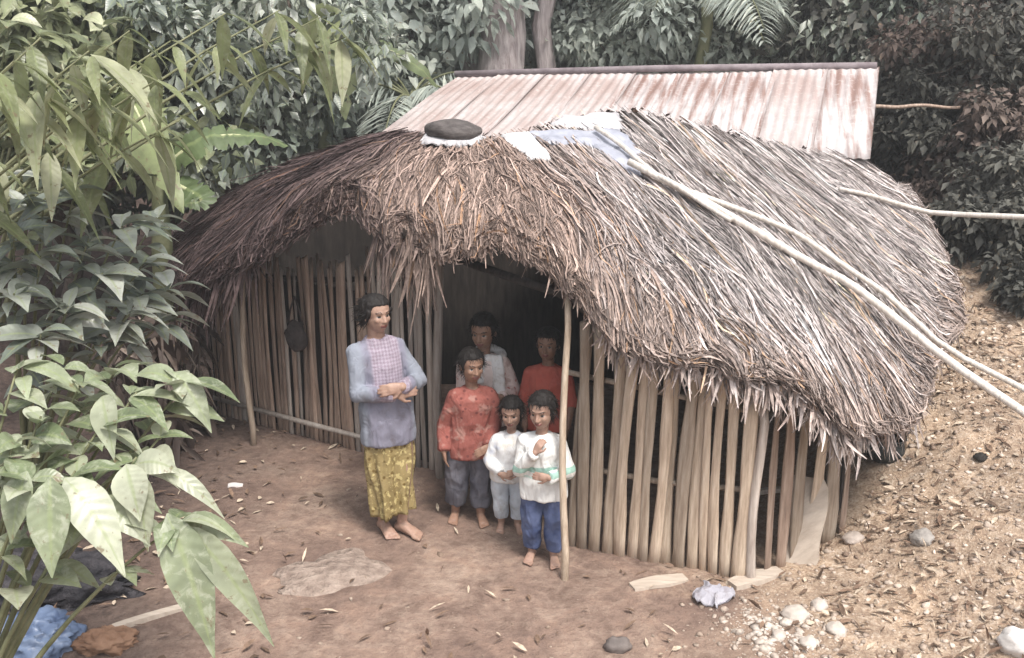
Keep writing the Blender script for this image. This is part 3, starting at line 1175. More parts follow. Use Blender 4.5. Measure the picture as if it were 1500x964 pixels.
def remesh(prims, voxel, smooth=3, fac=.5):
    mb = MB()
    for V, F in prims:
        mb.add(V, F)
    me = bpy.data.meshes.new('tmp')
    me.from_pydata(mb.v, [], mb.f)
    bm = bmesh.new()
    bm.from_mesh(me)
    bmesh.ops.recalc_face_normals(bm, faces=bm.faces)
    bm.to_mesh(me)
    bm.free()
    o = bpy.data.objects.new('tmp', me)
    COL.objects.link(o)
    md = o.modifiers.new('r', 'REMESH')
    md.mode = 'VOXEL'
    md.voxel_size = voxel
    md.use_smooth_shade = True
    if smooth:
        ms = o.modifiers.new('s', 'SMOOTH')
        ms.factor = fac
        ms.iterations = smooth
    dg = bpy.context.evaluated_depsgraph_get()
    dg.update()
    out = bpy.data.meshes.new_from_object(o.evaluated_get(dg))
    bpy.data.objects.remove(o)
    bpy.data.meshes.remove(me)
    out.polygons.foreach_set('use_smooth', np.ones(len(out.polygons), bool))
    return out


def wrinkle(me, amp, f=(9, 9, 5), seed=0.0, f2=2.6):
    n = len(me.vertices)
    co = np.empty(n * 3, np.float32)
    me.vertices.foreach_get('co', co)
    co = co.reshape(-1, 3)
    no = np.empty(n * 3, np.float32)
    me.vertices.foreach_get('normal', no)
    no = no.reshape(-1, 3)
    fa = np.array(f)
    a = np.array([mnoise.noise(Vector(((p * fa) + seed).tolist())) for p in co])
    b = np.array([mnoise.noise(Vector(((p * fa * f2) + seed + 7).tolist())) for p in co])
    d = amp * ((1 - 2 * np.abs(a)) * .8 + .4 * b)
    co = co + no * d[:, None]
    me.vertices.foreach_set('co', co.astype(np.float32).ravel())
    me.update()


def hand(w, d, n, s, curl=.35, side=1, spread=1.0):
    """w wrist, d towards the fingers, n out of the back of the hand, s hand length"""
    w, d = np.asarray(w, float), unit(d)
    n = unit(np.asarray(n, float) - d * np.dot(n, d))
    x = np.cross(d, n) * side
    P = []
    P.append(loft([ring(w + d * s * t, x * s * a, n * s * b, 10) for t, a, b in ((-.08, .13, .10), (.05, .17, .11), (.25, .22, .11), (.45, .235, .095), (.52, .21, .07))]))
    for q, L in zip((-.165, -.055, .055, .16), (.40, .47, .44, .34)):
        b0 = w + d * s * .46 + x * s * q
        d1 = unit(d + x * q * .5 * spread - n * curl * .5)
        d2 = unit(d + x * q * .4 * spread - n * curl * 1.5)
        m_ = b0 + d1 * s * L * .55
        P.append(rc(b0, m_, s * .056, s * .050, 8, 2))
        P.append(rc(m_, m_ + d2 * s * L * .45, s * .050, s * .040, 8, 2))
    t0 = w + d * s * .14 - x * s * .16
    t1 = t0 + unit(d * .75 - x * .75 - n * .25) * s * .26
    t2 = t1 + unit(d * 1.0 - x * .15 - n * .35) * s * .22
    P.append(rc(t0, t1, s * .085, s * .062, 8, 2))
    P.append(rc(t1, t2, s * .060, s * .045, 8, 2))
    return P


def person(name, loc, rz, H, child, label, arms, feet, turn=0.0, nod=0.0, skin=SKIN, hair='short', fat=1.0, lean=(0, 0), group=None, hf=None):
    """arms: two of (elbow, wrist, hand direction, back-of-hand normal, curl); feet: two of (x, y, toe angle); fractions of H"""
    root = empty(name, loc, rz)
    tag(root, label, 'person', group)
    hf = hf or (.178 if child else .142)
    sh = 1 - hf * 1.30
    kz = sh / .812
    kx = (1.08 if child else 1.0) * fat
    lx, ly = lean
    D = dict(S0=np.array([lx, ly + .006, sh]) * H, H=H, sh=sh, kz=kz, kx=kx)
    T = [(.455, .0, .055, .05), (.50, .0, .098, .070), (.545, .0, .100, .070), (.60, .0, .086, .062), (.66, -.002, .088, .064), (.72, 0, .096, .068), (.765, .004, .092, .060), (.795, .006, .068, .048), (.825, .006, .040, .036)]

    def tor(z, y, rx, ry, off=0.0, n=18):
        q = sstep(.5, .8, z)
        return ring((lx * q * H, (y + ly * q) * H, z * kz * H), ((rx * kx) * H + off, 0, 0), (0, (ry * kx) * H + off, 0), n)
    D['tor'] = tor
    D['T'] = T
    prims = [loft([tor(*r) for r in T])]
    neck = np.array([lx * H, (ly + .008) * H, (sh - .0) * H])
    hc = np.array([lx * H, (ly - .012) * H, (1 - hf * .52) * H])
    hh = hf * H
    Mh = rotz(turn) @ rotx(nod)
    prims.append(rc(neck, hc + Mh @ np.array([0, .08, -.25]) * hh, .036 * H * (.95 if child else 1), .034 * H, 12))

    def hp(p):
        return hc + Mh @ (np.array(p) * hh)
    he = [((0, .05, .12), (.345, .42, .385)), ((0, -.07, -.13), (.285, .31, .36)), ((0, -.10, -.33), (.19, .22, .155)), ((0, -.325, .12), (.20, .06, .05)), ((.15, -.27, -.09), (.10, .09, .10)), ((-.15, -.27, -.09), (.10, .09, .10)), ((0, -.375, -.235), (.10, .045, .028)), ((0, -.365, -.275), (.09, .045, .028))]
    for c, r in he:
        prims.append(ell(hp(c), np.array(r) * hh, Mh, 18, 11))
    for s in (-1, 1):
        prims.append(ell(hp((s * .345, .05, -.04)), np.array((.045, .085, .13)) * hh, Mh, 10, 7))
        prims.append(ell(hp((s * .05, -.405, -.125)), np.array((.04, .04, .032)) * hh, Mh, 8, 6))
    prims.append(rc(hp((0, -.35, .05)), hp((0, -.435, -.115)), .036 * hh, .055 * hh, 8, 2))
    D['hp'], D['hh'], D['Mh'] = hp, hh, Mh
    D['arms'] = []
    for s, (el, wr, hd, hn, curl) in zip((-1, 1), arms):
        S = np.array([lx + s * .088 * kx, ly + .004, sh - .040]) * H
        E, W = np.array(el) * H, np.array(wr) * H
        prims.append(rc(neck - np.array([0, 0, .012]) * H, S, .030 * H, .026 * kx * H))
        prims.append(rc(S, E, .031 * kx * H, .025 * kx * H))
        prims.append(rc(E, W, .027 * kx * H, .018 * kx * H))
        prims += hand(W, hd, hn, (.108 if not child else .105) * H, curl, side=s)
        D['arms'].append((S, E, W))
    D['legs'] = []
    for s, (fx, fy, fa) in zip((-1, 1), feet):
        Hp = np.array([s * .052 * kx, 0, .50 * kz]) * H
        A = np.array([fx, fy, .045]) * H
        K = (Hp + A) / 2 + np.array([s * .006, -.018, 0.02]) * H
        prims.append(rc(Hp, K, .056 * kx * H, .038 * kx * H))
        prims.append(rc(K, A, .038 * kx * H, .022 * kx * H))
        prims.append(ell((K + A) / 2 + np.array([0, .012, .04]) * H, np.array([.036, .036, .08]) * H * kx))
        f = np.array([math.sin(fa), -math.cos(fa), 0])
        x = np.array([math.cos(fa), math.sin(fa), 0])
        z = np.array([0, 0, 1.0])
        a0 = A * np.array([1, 1, 0])
        fl = .15 * H
        prims.append(loft([ring(a0 + f * fl * t + z * fl * h_, x * fl * a, z * fl * b, 10) for t, h_, a, b in ((-.24, .12, .08, .08), (-.18, .15, .13, .14), (.0, .22, .15, .20), (.2, .17, .16, .155), (.42, .12, .19, .105), (.55, .085, .20, .075))]))
        for q, L, r_ in zip((-.15 * s, -.06 * s, .02 * s, .095 * s, .155 * s), (.19, .17, .14, .11, .08), (.058, .042, .038, .036, .034)):
            b0 = a0 + f * fl * .52 + x * fl * q + z * fl * .065
            prims.append(rc(b0, b0 + f * fl * L - z * fl * .015, fl * r_ * 1.05, fl * r_ * .95, 8, 2))
        D['legs'].append((Hp, K, A))
    me = remesh(prims, .0042 * max(H, .95), 2, .4)
    # eyes, brows, lips and hair roots get their own colours
    n = len(me.polygons)
    ce = np.empty(n * 3, np.float32)
    me.polygons.foreach_get('center', ce)
    q = ((ce.reshape(-1, 3) - hc) @ Mh) / hh
    mi = np.zeros(n, np.int32)
    front = q[:, 1] < -.18
    for s in (-1, 1):
        ex, ez = q[:, 0] - s * .135, q[:, 2] - .015
        mi[front & ((ex / .062) ** 2 + (ez / .030) ** 2 < 1)] = 1
        mi[front & ((ex / .034) ** 2 + (ez / .034) ** 2 < 1)] = 2
        mi[front & (np.abs(ex) < .080) & (np.abs(q[:, 2] - .140 + 4.0 * (ex - s * .01) ** 2) < .011)] = 3
    mi[front & (np.abs(q[:, 0]) < .105) & (np.abs(q[:, 2] + .255) < .045) & (q[:, 1] < -.33)] = 4
    me.polygons.foreach_set('material_index', mi)
    body = link('body', me, skin, root)
    # hair
    prims = []
    cap = ell(hp((0, .065, .14)), np.array((.385, .445, .41)) * hh, Mh, 26, 16)
    P = np.array(cap[0])
    ql = ((P - hc) @ Mh) / hh
    P = P - (Mh @ np.array([0, 0, 0]))
    # pull the cap back off the face
    face = (ql[:, 1] < -.08) & (ql[:, 2] < .27)
    for i in np.where(face)[0]:
        L_ = ql[i].copy()
        L_[1] = max(L_[1], -.10 - .25 * max(0, L_[2]))
        L_[0] *= .93
        P[i] = hp(L_)
    low = (ql[:, 2] < -.12)
    for i in np.where(low)[0]:
        L_ = ((P[i] - hc) @ Mh) / hh
        L_[2] = max(L_[2], -.30)
        L_[1] = max(L_[1], .02)
        P[i] = hp(L_)
    prims.append((P, cap[1]))
    if hair == 'bun':
        prims.append(ell(hp((0, .18, .14)), np.array((.415, .36, .40)) * hh, Mh, 22, 13))
        prims.append(ell(hp((0, .48, -.05)), np.array((.17, .15, .19)) * hh, Mh))
        for s in (-1, 1):
            prims.append(rc(hp((s * .33, -.08, .1)), hp((s * .30, .25, -.25)), .09 * hh, .08 * hh))
    if hair == 'long':
        prims.append(loft([ring(hp((0, .26, z)), Mh @ np.array([a, 0, 0]) * hh, Mh @ np.array([0, b, 0]) * hh, 14) for z, a, b in ((.2, .36, .2), (-.1, .36, .2), (-.4, .34, .15), (-.6, .26, .10))]))
        for s in (-1, 1):
            prims.append(rc(hp((s * .34, .02, .15)), hp((s * .33, .08, -.38)), .075 * hh, .07 * hh))
    hm = remesh(prims, .0045 * max(H, .95), 2, .5)
    wrinkle(hm, .006 * hh / .2, (34, 34, 16), len(name) + H * 10)
    nv = len(hm.vertices)
    co = np.empty(nv * 3, np.float32)
    hm.vertices.foreach_get('co', co)
    co = co.reshape(-1, 3)
    no = np.empty(nv * 3, np.float32)
    hm.vertices.foreach_get('normal', no)
    no = no.reshape(-1, 3)
    fq = np.array([list(p.vertices) for p in hm.polygons if len(p.vertices) == 4])
    ns = 1500
    pk = rng.integers(0, nv, ns)
    t = np.linspace(0, 1, 4)[None, :, None]
    dirn = no[pk] * .55 + np.array([0, 0, -.75]) + rng.normal(0, .35, (ns, 3))
    if hair == 'bun':
        dirn = no[pk] * .18 + Mh @ np.array([0, .75, -.35]) + rng.normal(0, .16, (ns, 3))
    Ls = rng.uniform(.12, .30, ns) * hh * (1.3 if hair != 'short' else .75)
    Cs = co[pk][:, None] - no[pk][:, None] * .004 + dirn[:, None] * Ls[:, None, None] * t
    Cs[..., 2] -= .15 * Ls[:, None] * t[..., 0] ** 2
    qf = ((Cs[:, -1] - hc) @ Mh) / hh
    ok = ~((qf[:, 1] < -.15) & (qf[:, 2] < .20))
    Cs, dirn, pk = Cs[ok], dirn[ok], pk[ok]
    Ws = np.full((len(Cs), 1), .0016) * np.array([1, 1, .8, .3])[None]
    Vs, Fs, _, _ = ribbons(Cs, np.broadcast_to(no[pk][:, None], Cs.shape), Ws, .3)
    big_mesh('hair', np.concatenate([co, Vs]), np.concatenate([fq, Fs + nv]), [M_hair], root, smooth=True)
    bpy.data.meshes.remove(hm)
    D['root'] = root
    return D


def top(D, name, mats, z0, off=.016, sleeve=1.0, cuff=.014, flare=.01, seed=0.0, amp=.006, neck=True, hem_y=0.0):
    """a garment over torso and arms; sleeve: 1 to the wrist, .45 short"""
    H, T, tor = D['H'], D['T'], D['tor']
    rows = []
    zs = [z0] + [r[0] for r in T if r[0] > z0 + .015]
    for z in zs:
        y, rx, ry = (np.interp(z, [r[0] for r in T], [r[i] for r in T]) for i in (1, 2, 3))
        if z < .56:
            rx, ry = max(rx, .098), max(ry, .070)
        fl = flare * sstep(.7, z0, z)
        o_ = off + fl * H
        if z > .79:
            o_ = off * .6
        rows.append(tor(z, y, rx, ry, o_))
    prims = [loft(rows)]
    for S, E, W in D['arms']:
        kx = D['kx']
        nk = np.array([0, D['S0'][1], (D['sh'] - .020) * H])
        prims.append(rc(nk + (S - nk) * .3, S, .032 * H + off * .6, .029 * kx * H + off * .6))
        prims.append(rc(S, E, .033 * kx * H + off * .5, .027 * kx * H + off * .6))
        if sleeve > .5:
            e = E + (W - E) * (sleeve - .5) * 2 * .97
            d = unit(e - E)
            u, w_ = perp(d)
            r0, r1 = .027 * kx * H + off * .6, .020 * kx * H + cuff
            P = [ring(E - d * r0 * .6, u * r0 * .7, w_ * r0 * .7, 14), ring(E, u * r0, w_ * r0, 14), ring((E + e) / 2, u * (r0 + r1) / 2, w_ * (r0 + r1) / 2, 14), ring(e, u * r1, w_ * r1, 14)]
            prims.append(loft(P))
    me = remesh(prims, .0055 * max(H, 1), 3, .5)
    wrinkle(me, amp, (11, 11, 6), seed)
    return link(name, me, mats, D['root'])


def trousers(D, mats, z1=.585, hem=.06, off=.014, hemr=.030, seed=0.0, amp=.006):
    H, kz, kx, tor, T = D['H'], D['kz'], D['kx'], D['tor'], D['T']
    rows = []
    for z in (.46, .50, .545, z1):
        y, rx, ry = (np.interp(z, [r[0] for r in T], [r[i] for r in T]) for i in (1, 2, 3))
        rows.append(tor(z, y, max(rx, .085), max(ry, .062), off * .7))
    prims = [loft(rows)]
    for Hp, K, A in D['legs']:
        e = K + (A - K) * ((K[2] - hem * H) / (K[2] - A[2]))
        prims.append(rc(Hp, K, .056 * kx * H + off, .042 * kx * H + off))
        d = unit(e - K)
        u, w_ = perp(d)
        r0, r1 = .042 * kx * H + off, hemr * kx * H + off
        prims.append(loft([ring(K - d * r0 * .6, u * r0 * .8, w_ * r0 * .8, 14), ring(K, u * r0, w_ * r0, 14), ring((K + e) / 2, u * (r0 + r1) / 2, w_ * (r0 + r1) / 2, 14), ring(e, u * r1, w_ * r1, 14)]))
    me = remesh(prims, .0055 * max(H, 1), 3, .5)
    wrinkle(me, amp, (12, 12, 7), seed)
    return link('trousers', me, mats, D['root'])


def wrap_skirt(D, mats, zt, zb, rt, rb, ctr_b=(0, 0), folds=7, amp=.012):
    H = D['H']
    n, m = 72, 26
    V, k = [], 0
    rows = []
    for i in range(m):
        t = i / (m - 1)
        z = zt + (zb - zt) * t
        th = np.arange(n) * 2 * math.pi / n
        rx = rt[0] + (rb[0] - rt[0]) * t + .012 * math.sin(math.pi * min(1, t * 1.6))
        ry = rt[1] + (rb[1] - rt[1]) * t
        w_ = 1 + (amp * t ** .7 / rx) * (np.sin(th * folds + 2.5 * t) + .6 * np.sin(th * (folds * 2 + 1) + 1.3 - 3 * t)) + .05 * t * np.sin(th * 2 + 1)
        c = np.array([ctr_b[0] * t, ctr_b[1] * t, z])
        rows.append(c * H + np.stack([np.cos(th) * rx * w_, np.sin(th) * ry * w_, -.012 * np.sin(th * 2 + .6) * t], 1) * H)
    inner = [r_ * np.array([.93, .93, 1]) + np.array([c0 * .07 * H for c0 in (ctr_b[0] * 1, ctr_b[1] * 1)] + [0]) for r_ in rows[::-1][:6]]
    F = loft(rows + inner)
    mb = MB()
    mb.add(*F)
    return mb.build('wrap_skirt', mats, D['root'], True)


# ---- fabrics
def sweater_mat():
    m, nt, b, c = cloth_mat('lilac_knit', (.18, .175, .225), (.26, .255, .315), 6)
    v = coord(nt, 'Object')
    sp = nd(nt, 'ShaderNodeSeparateXYZ')
    nt.links.new(v, sp.inputs[0])
    # a pinkish chequered panel down the chest, paler blue sleeves
    ax = math_(nt, 'ABSOLUTE', math_(nt, 'ADD', sp.outputs[0], .01))
    panel = math_(nt, 'MULTIPLY', ramp(nt, ax, g((.085, 1), (.105, 0))), ramp(nt, sp.outputs[2], g((.90, 0), (.94, 1))))
    ck = nd(nt, 'ShaderNodeTexChecker')
    mp = coord(nt, 'Object', (1, .0, 1), (0, R(45), 0))
    nt.links.new(mp, ck.inputs[0])
    ck.inputs['Scale'].default_value = 70
    ck.inputs['Color1'].default_value = (.29, .225, .27, 1)
    ck.inputs['Color2'].default_value = (.40, .34, .40, 1)
    sl = ramp(nt, ax, g((.12, 0), (.15, 1)))
    c = mix(nt, math_(nt, 'MULTIPLY', sl, .8), c, (.255, .28, .325))
    c = mix(nt, math_(nt, 'MULTIPLY', panel, .75), c, ck.outputs[0])
    setc(nt, b, c)
    return m


def batik_mat():
    m, nt, b, c = cloth_mat('yellow_batik', (.25, .19, .08), (.365, .285, .14), 5)
    v = coord(nt, 'Object')
    d1 = voro(nt, v, 26)
    d2 = noise(nt, v, 34, 3)
    c = mix(nt, ramp(nt, d1, g((.18, 1), (.34, 0))), c, (.15, .10, .035))
    c = mix(nt, ramp(nt, d2, g((.56, 0), (.62, .8))), c, (.60, .50, .24))
    setc(nt, b, c)
    return m


def print_mat(name, c1, c2, spot, spot2, s1=24, s2=15):
    m, nt, b, c = cloth_mat(name, c1, c2, 6)
    v = coord(nt, 'Object')
    c = mix(nt, ramp(nt, voro(nt, v, s1), g((.16, .9), (.28, 0))), c, spot)
    c = mix(nt, ramp(nt, noise(nt, v, s2, 3), g((.56, 0), (.64, .7))), c, spot2)
    setc(nt, b, c)
    return m


def stripe_mat():
    m, nt, b, c = cloth_mat('white_knit_green_band', (.66, .66, .64), (.80, .80, .78), 6)
    sp = nd(nt, 'ShaderNodeSeparateXYZ')
    nt.links.new(coord(nt, 'Object'), sp.inputs[0])
    z = sp.outputs[2]
    band = ramp(nt, z, [(.0, (0, 0, 0)), (.585, (1, 1, 1)), (.62, (0, 0, 0))], 'CONSTANT')
    band2 = ramp(nt, z, [(.0, (0, 0, 0)), (.545, (1, 1, 1)), (.557, (0, 0, 0))], 'CONSTANT')
    c = mix(nt, math_(nt, 'MULTIPLY', band, .8), c, (.24, .46, .38))
    c = mix(nt, math_(nt, 'MULTIPLY', band2, .6), c, (.36, .55, .48))
    setc(nt, b, c)
    return m


def denim_mat():
    m, nt, b, c = cloth_mat('worn_denim', (.045, .065, .15), (.13, .16, .27), 7)
    return m


M_sweater, M_batik, M_stripe, M_denim = sweater_mat(), batik_mat(), stripe_mat(), denim_mat()
M_red = print_mat('red_print', (.235, .075, .062), (.32, .115, .095), (.15, .05, .045), (.38, .22, .185))
M_redp = cloth_mat('red_shirt', (.46, .10, .075), (.56, .16, .12))[0]
M_whitek = print_mat('white_jersey', (.66, .67, .68), (.80, .80, .80), (.55, .58, .66), (.78, .74, .66), 9, 8)
M_pale = cloth_mat('pale_blue_cotton', (.42, .47, .53), (.60, .64, .69))[0]
M_slate = cloth_mat('slate_cotton', (.075, .075, .095), (.15, .145, .165))[0]
M_blouse = print_mat('pink_print_blouse', (.64, .53, .51), (.76, .66, .63), (.42, .16, .14), (.40, .27, .24), 20, 12)
M_scarf = cloth_mat('white_scarf', (.66, .64, .64), (.80, .79, .79))[0]
M_dusk = cloth_mat('brown_cotton', (.10, .07, .065), (.17, .12, .11))[0]


def stand(x, y):
    return (x, y, gz(x, y) + .002)


# the grown woman outside the wall
Wm = person('person', stand(-.755, 5.84), R(26), 1.52, False, 'woman in a lilac sweater and yellow patterned wrap skirt with folded arms', [
    ((-.126, -.020, .625), (-.010, -.128, .640), (1, -.05, .12), (-.1, -1, .3), .5),
    ((.128, -.015, .640), (.015, -.140, .672), (-1, .08, -.10), (.1, -1, .3), .5)],
    [(-.030, .020, R(4)), (.034, -.030, R(30))], turn=R(14), nod=R(3), skin=SKIN2, hair='bun', fat=.97, lean=(-.022, .035))
top(Wm, 'sweater', [M_sweater], .405, .013, 1.0, .009, .010, 1.0, .012)
wrap_skirt(Wm, [M_batik], .45, .095, (.096, .074), (.074, .070), (.004, -.010), 6, .016)

# the children in and before the doorway
Boy = person('person', stand(.185, 5.50), R(-6), 1.05, True, 'child in a white top with a green band and blue jeans, hand at mouth', [
    ((-.132, -.055, .560), (-.040, -.125, .690), (.45, .12, .9), (-.4, -.9, .2), 1.0),
    ((.134, -.035, .550), (.040, -.150, .560), (-1, -.15, .15), (.1, -1, .2), .5)],
    [(-.062, .0, R(-12)), (.062, -.03, R(10))], turn=R(-16), nod=R(10), skin=SKIN2, hair='short', hf=.195, lean=(-.012, -.015))
top(Boy, 'pullover', [M_stripe], .42, .018, 1.0, .009, .010, 3.0, .010)
trousers(Boy, [M_denim], hem=.075, off=.012, seed=2.0, amp=.012)

Tot = person('person', stand(-.02, 5.90), R(4), .88, True, 'smallest child in a white jersey and pale blue trousers', [
    ((-.138, -.015, .540), (-.070, -.135, .480), (.9, -.35, -.2), (-.3, -.9, .3), .5),
    ((.138, -.020, .540), (.060, -.140, .500), (-.9, -.35, -.1), (.3, -.9, .3), .5)],
    [(-.055, .0, R(-10)), (.060, -.025, R(14))], turn=R(-14), nod=R(10), skin=SKIN2, hair='short', hf=.215, lean=(.018, -.01))
top(Tot, 'jersey', [M_whitek], .44, .018, 1.0, .009, .010, 5.0, .010)
trousers(Tot, [M_pale], hem=.09, off=.011, seed=4.0, amp=.010)

Red = person('person', stand(-.265, 6.03), R(8), 1.15, True, 'child in a long red patterned jacket with dark trousers, barefoot', [
    ((-.134, .010, .560), (-.150, -.060, .440), (.1, -.2, -1), (-1, -.1, 0), .4),
    ((.132, -.020, .560), (.090, -.130, .480), (-.8, -.4, -.3), (.3, -.9, .3), .5)],
    [(-.085, .02, R(-16)), (.050, -.035, R(8))], turn=R(16), nod=R(6), skin=SKIN, hair='short', lean=(.012, -.012))
top(Red, 'jacket', [M_red], .415, .020, 1.0, .010, .012, 7.0, .012)
trousers(Red, [M_slate], hem=.10, off=.018, hemr=.036, seed=6.0, amp=.013)

Girl = person('person', stand(-.16, 6.46), R(4), 1.27, True, 'tallest child in a pink print blouse with a white scarf round the neck', [
    ((-.132, -.020, .575), (-.060, -.140, .600), (1, -.2, .1), (-.1, -1, .2), .5),
    ((.134, -.010, .575), (.060, -.145, .580), (-1, -.2, .1), (.1, -1, .2), .5)],
    [(-.06, .0, R(-8)), (.06, .0, R(8))], turn=R(-22), nod=R(10), skin=SKIN, hair='short', lean=(-.025, -.04))
top(Girl, 'blouse', [M_blouse], .42, .018, 1.0, .010, .012, 9.0, .006)
trousers(Girl, [M_dusk], hem=.09, seed=8.0)
# the scarf: a loop round the neck with two ends down the chest
H = Girl['H']
c = np.array([0, .0, Girl['sh'] + .012]) * H
pr = []
th = np.linspace(0, 2 * math.pi, 17)
ringp = [c + np.array([math.cos(a) * .078 * H, math.sin(a) * .066 * H - .004 * H, (.010 * math.sin(a) - .016 * abs(math.cos(a))) * H]) for a in th]
for i in range(16):
    pr.append(rc(ringp[i], ringp[i + 1], .021 * H, .021 * H, 8, 2))
for s, ln in ((-1, .12), (1, .20)):
    a0 = c + np.array([s * .040, -.066, -.01]) * H
    a1 = c + np.array([s * .048, -.100, -.05]) * H
    a2 = c + np.array([s * .055, -.112, -ln]) * H
    for p0, p1 in ((a0, a1), (a1, a2)):
        for dx in (-.018, 0, .018):
            q = np.array([dx * H, 0, 0])
            pr.append(rc(p0 + q, p1 + q, .014 * H, .013 * H, 8, 2))
me = remesh(pr, .0055, 3, .5)
wrinkle(me, .004, (26, 26, 12), 3.3)
link('scarf', me, [M_scarf], Girl['root'])

Shy = person('person', stand(.235, 6.38), R(-8), 1.17, True, 'child in a plain red shirt standing deepest inside the dark doorway', [
    ((-.132, .005, .560), (-.12, -.07, .44), (.1, -.3, -1), (-1, -.1, 0), .4),
    ((.132, .005, .560), (.12, -.07, .44), (-.1, -.3, -1), (1, -.1, 0), .4)],
    [(-.06, .0, R(-8)), (.06, .0, R(8))], turn=R(-8), nod=R(3), skin=SKIN, hair='short')
top(Shy, 'shirt', [M_redp], .44, .017, .47, .010, .012, 11.0, .006)
trousers(Shy, [M_dusk], hem=.09, seed=10.0)
# ------------------------------------------------------------------ plants
L_fore = leaf_mat('glossy_leaf_pale', [(0, (.10, .135, .065)), (.35, (.18, .22, .12)), (.7, (.30, .335, .215)), (1, (.46, .48, .36))], .36, .6, mottle=.6)
L_grey = leaf_mat('grey_green_leaf', [(0, (.085, .105, .085)), (.4, (.17, .20, .165)), (.75, (.30, .325, .275)), (1, (.50, .52, .46))], .32, .75)
L_olive = leaf_mat('olive_leaf', [(0, (.085, .10, .06)), (.4, (.175, .20, .115)), (.75, (.31, .335, .20)), (1, (.48, .49, .33))], .36, .65)
L_mist = leaf_mat('haze_paled_leaf', [(0, (.19, .215, .20)), (.4, (.33, .37, .335)), (.8, (.48, .52, .46)), (1, (.62, .64, .56))], .5, .45, vein=False, trans=.42)  # haze put into the leaf colour, paler and greyer for the background
L_dark = leaf_mat('dull_bank_leaf', [(0, (.03, .03, .027)), (.4, (.07, .07, .06)), (.8, (.13, .128, .108)), (1, (.24, .225, .19))], .6, .35, vein=False)
L_ban = leaf_mat('banana_leaf_yellow', [(0, (.15, .19, .075)), (.5, (.235, .275, .125)), (1, (.35, .375, .20))], .42, .5, vscale=260, trans=.35, vs=.05)
L_ban2 = leaf_mat('banana_leaf_green', [(0, (.09, .13, .06)), (.5, (.14, .185, .085)), (1, (.23, .27, .14))], .42, .5, vscale=260, trans=.3, vs=.05)
L_brown = leaf_mat('withered_leaf', [(0, (.06, .043, .038)), (.5, (.13, .098, .083)), (1, (.28, .225, .19))], .75, .25, vein=False, trans=.1)
BARK = simple_mat('bark_brown', (.07, .055, .045), (.19, .155, .13), 7, .9, (5, 5, 1), .8, .03)
BARK_P = simple_mat('bark_pale_pink', (.24, .195, .19), (.52, .46, .45), 3.6, .9, (5, 5, .8), .9, .05)
STEM = simple_mat('green_stem', (.11, .12, .06), (.24, .24, .14), 8, .6)


def wander(a, b, n=7, amp=.06):
    a, b = np.asarray(a, float), np.asarray(b, float)
    L = np.linalg.norm(b - a)
    t = np.linspace(0, 1, n)
    P = a + (b - a) * t[:, None]
    P[1:-1] += rng.normal(0, amp * L, (n - 2, 3)) * .6
    P[:, 2] += .08 * L * np.sin(t * math.pi)
    return P


def plant(name, label, cat, root, branches, leaves, lmat, smat, group=None, leafname='foliage', stemname='stem'):
    """branches: list of (P, radii); leaves: (V,F,col)"""
    root = np.asarray(root, float)
    o = empty(name, root)
    tag(o, label, cat, group)
    mb = MB()
    for P, r in branches:
        mb.add(*tube(np.asarray(P) - root, r, 7, .12))
    mb.build(stemname, smat, o, True)
    V, F, c = leaves
    big_mesh(leafname, V - root, F, lmat, o, col=c)
    return o


def fit(P, root, up):
    return P


def tree(name, label, root, crown_c, crown_r, nclump, per, size, lmat, trunk_r, bmat=BARK, tint=(.0, 1.0), cat='tree', group=None, spread=.32, droop=.35, aspect=.30, cull=True, leafname='crown', stemname='trunk'):
    root, cc, cr = np.array(root, float), np.array(crown_c, float), np.array(crown_r, float)
    # clumps of leaves through the crown's volume, denser towards its outside, with gaps
    d = rand_dirs(nclump)
    rad = rng.random(nclump) ** .45
    ctr = cc + d * rad[:, None] * cr * (1 + .22 * rng.normal(0, 1, (nclump, 1)))
    ctr[:, 2] = np.maximum(ctr[:, 2], height(ctr[:, 0], ctr[:, 1]) + .15)
    fork = root + (cc - root) * .62
    br = [(wander(root, fork, 7, .05), list(np.linspace(trunk_r, trunk_r * .6, 7)))]
    for i in range(min(nclump, 16)):
        st = root + (cc - root) * rng.uniform(.4, .75)
        br.append((wander(st, ctr[i], 6, .09), list(np.linspace(trunk_r * .38, trunk_r * .06 + .003, 6))))
    n = nclump * per
    ci = np.repeat(np.arange(nclump), per)
    cs = spread * rng.uniform(.6, 1.35, nclump) * float(np.mean(cr))
    dv = rand_dirs(n)
    P = ctr[ci] + dv * (cs[ci] * rng.random(n) ** .5)[:, None] * np.array([1, 1, .75])
    D = dv * .7 + rng.normal(0, .5, (n, 3)) + np.array([0, 0, -.25])
    Nn = np.tile([0, 0, 1.0], (n, 1)) + rng.normal(0, .55, (n, 3)) + d[ci] * .3
    L = size * rng.uniform(.55, 1.3, n)
    ct = rng.uniform(tint[0], tint[1], nclump)
    tn = np.clip(ct[ci] * .65 + .35 * rng.uniform(tint[0], tint[1], n) + .18 * (rng.random(n) > .93), 0, 1)
    lv = leaf_mesh(P, D, Nn, L, L * aspect * rng.uniform(.8, 1.2, n), tn, k=4 if size > .13 else 3, droop=droop, fold=.3)
    return plant(name, label, cat, root, br, lv, lmat, bmat, group, leafname, stemname)


def groundpt(u, v, Y):
    p = at(u, v, Y)
    return np.array([p[0], p[1], gz(p[0], p[1])])


def on_ground(u, v):
    lo, hi = 3.0, 18.0
    Ys = np.linspace(lo, hi, 900)
    pts = np.array([at(u, v, y) for y in Ys])
    d = pts[:, 2] - height(pts[:, 0], pts[:, 1])
    i = np.argmax(d < 0) if (d < 0).any() else len(d) - 1
    return pts[i]


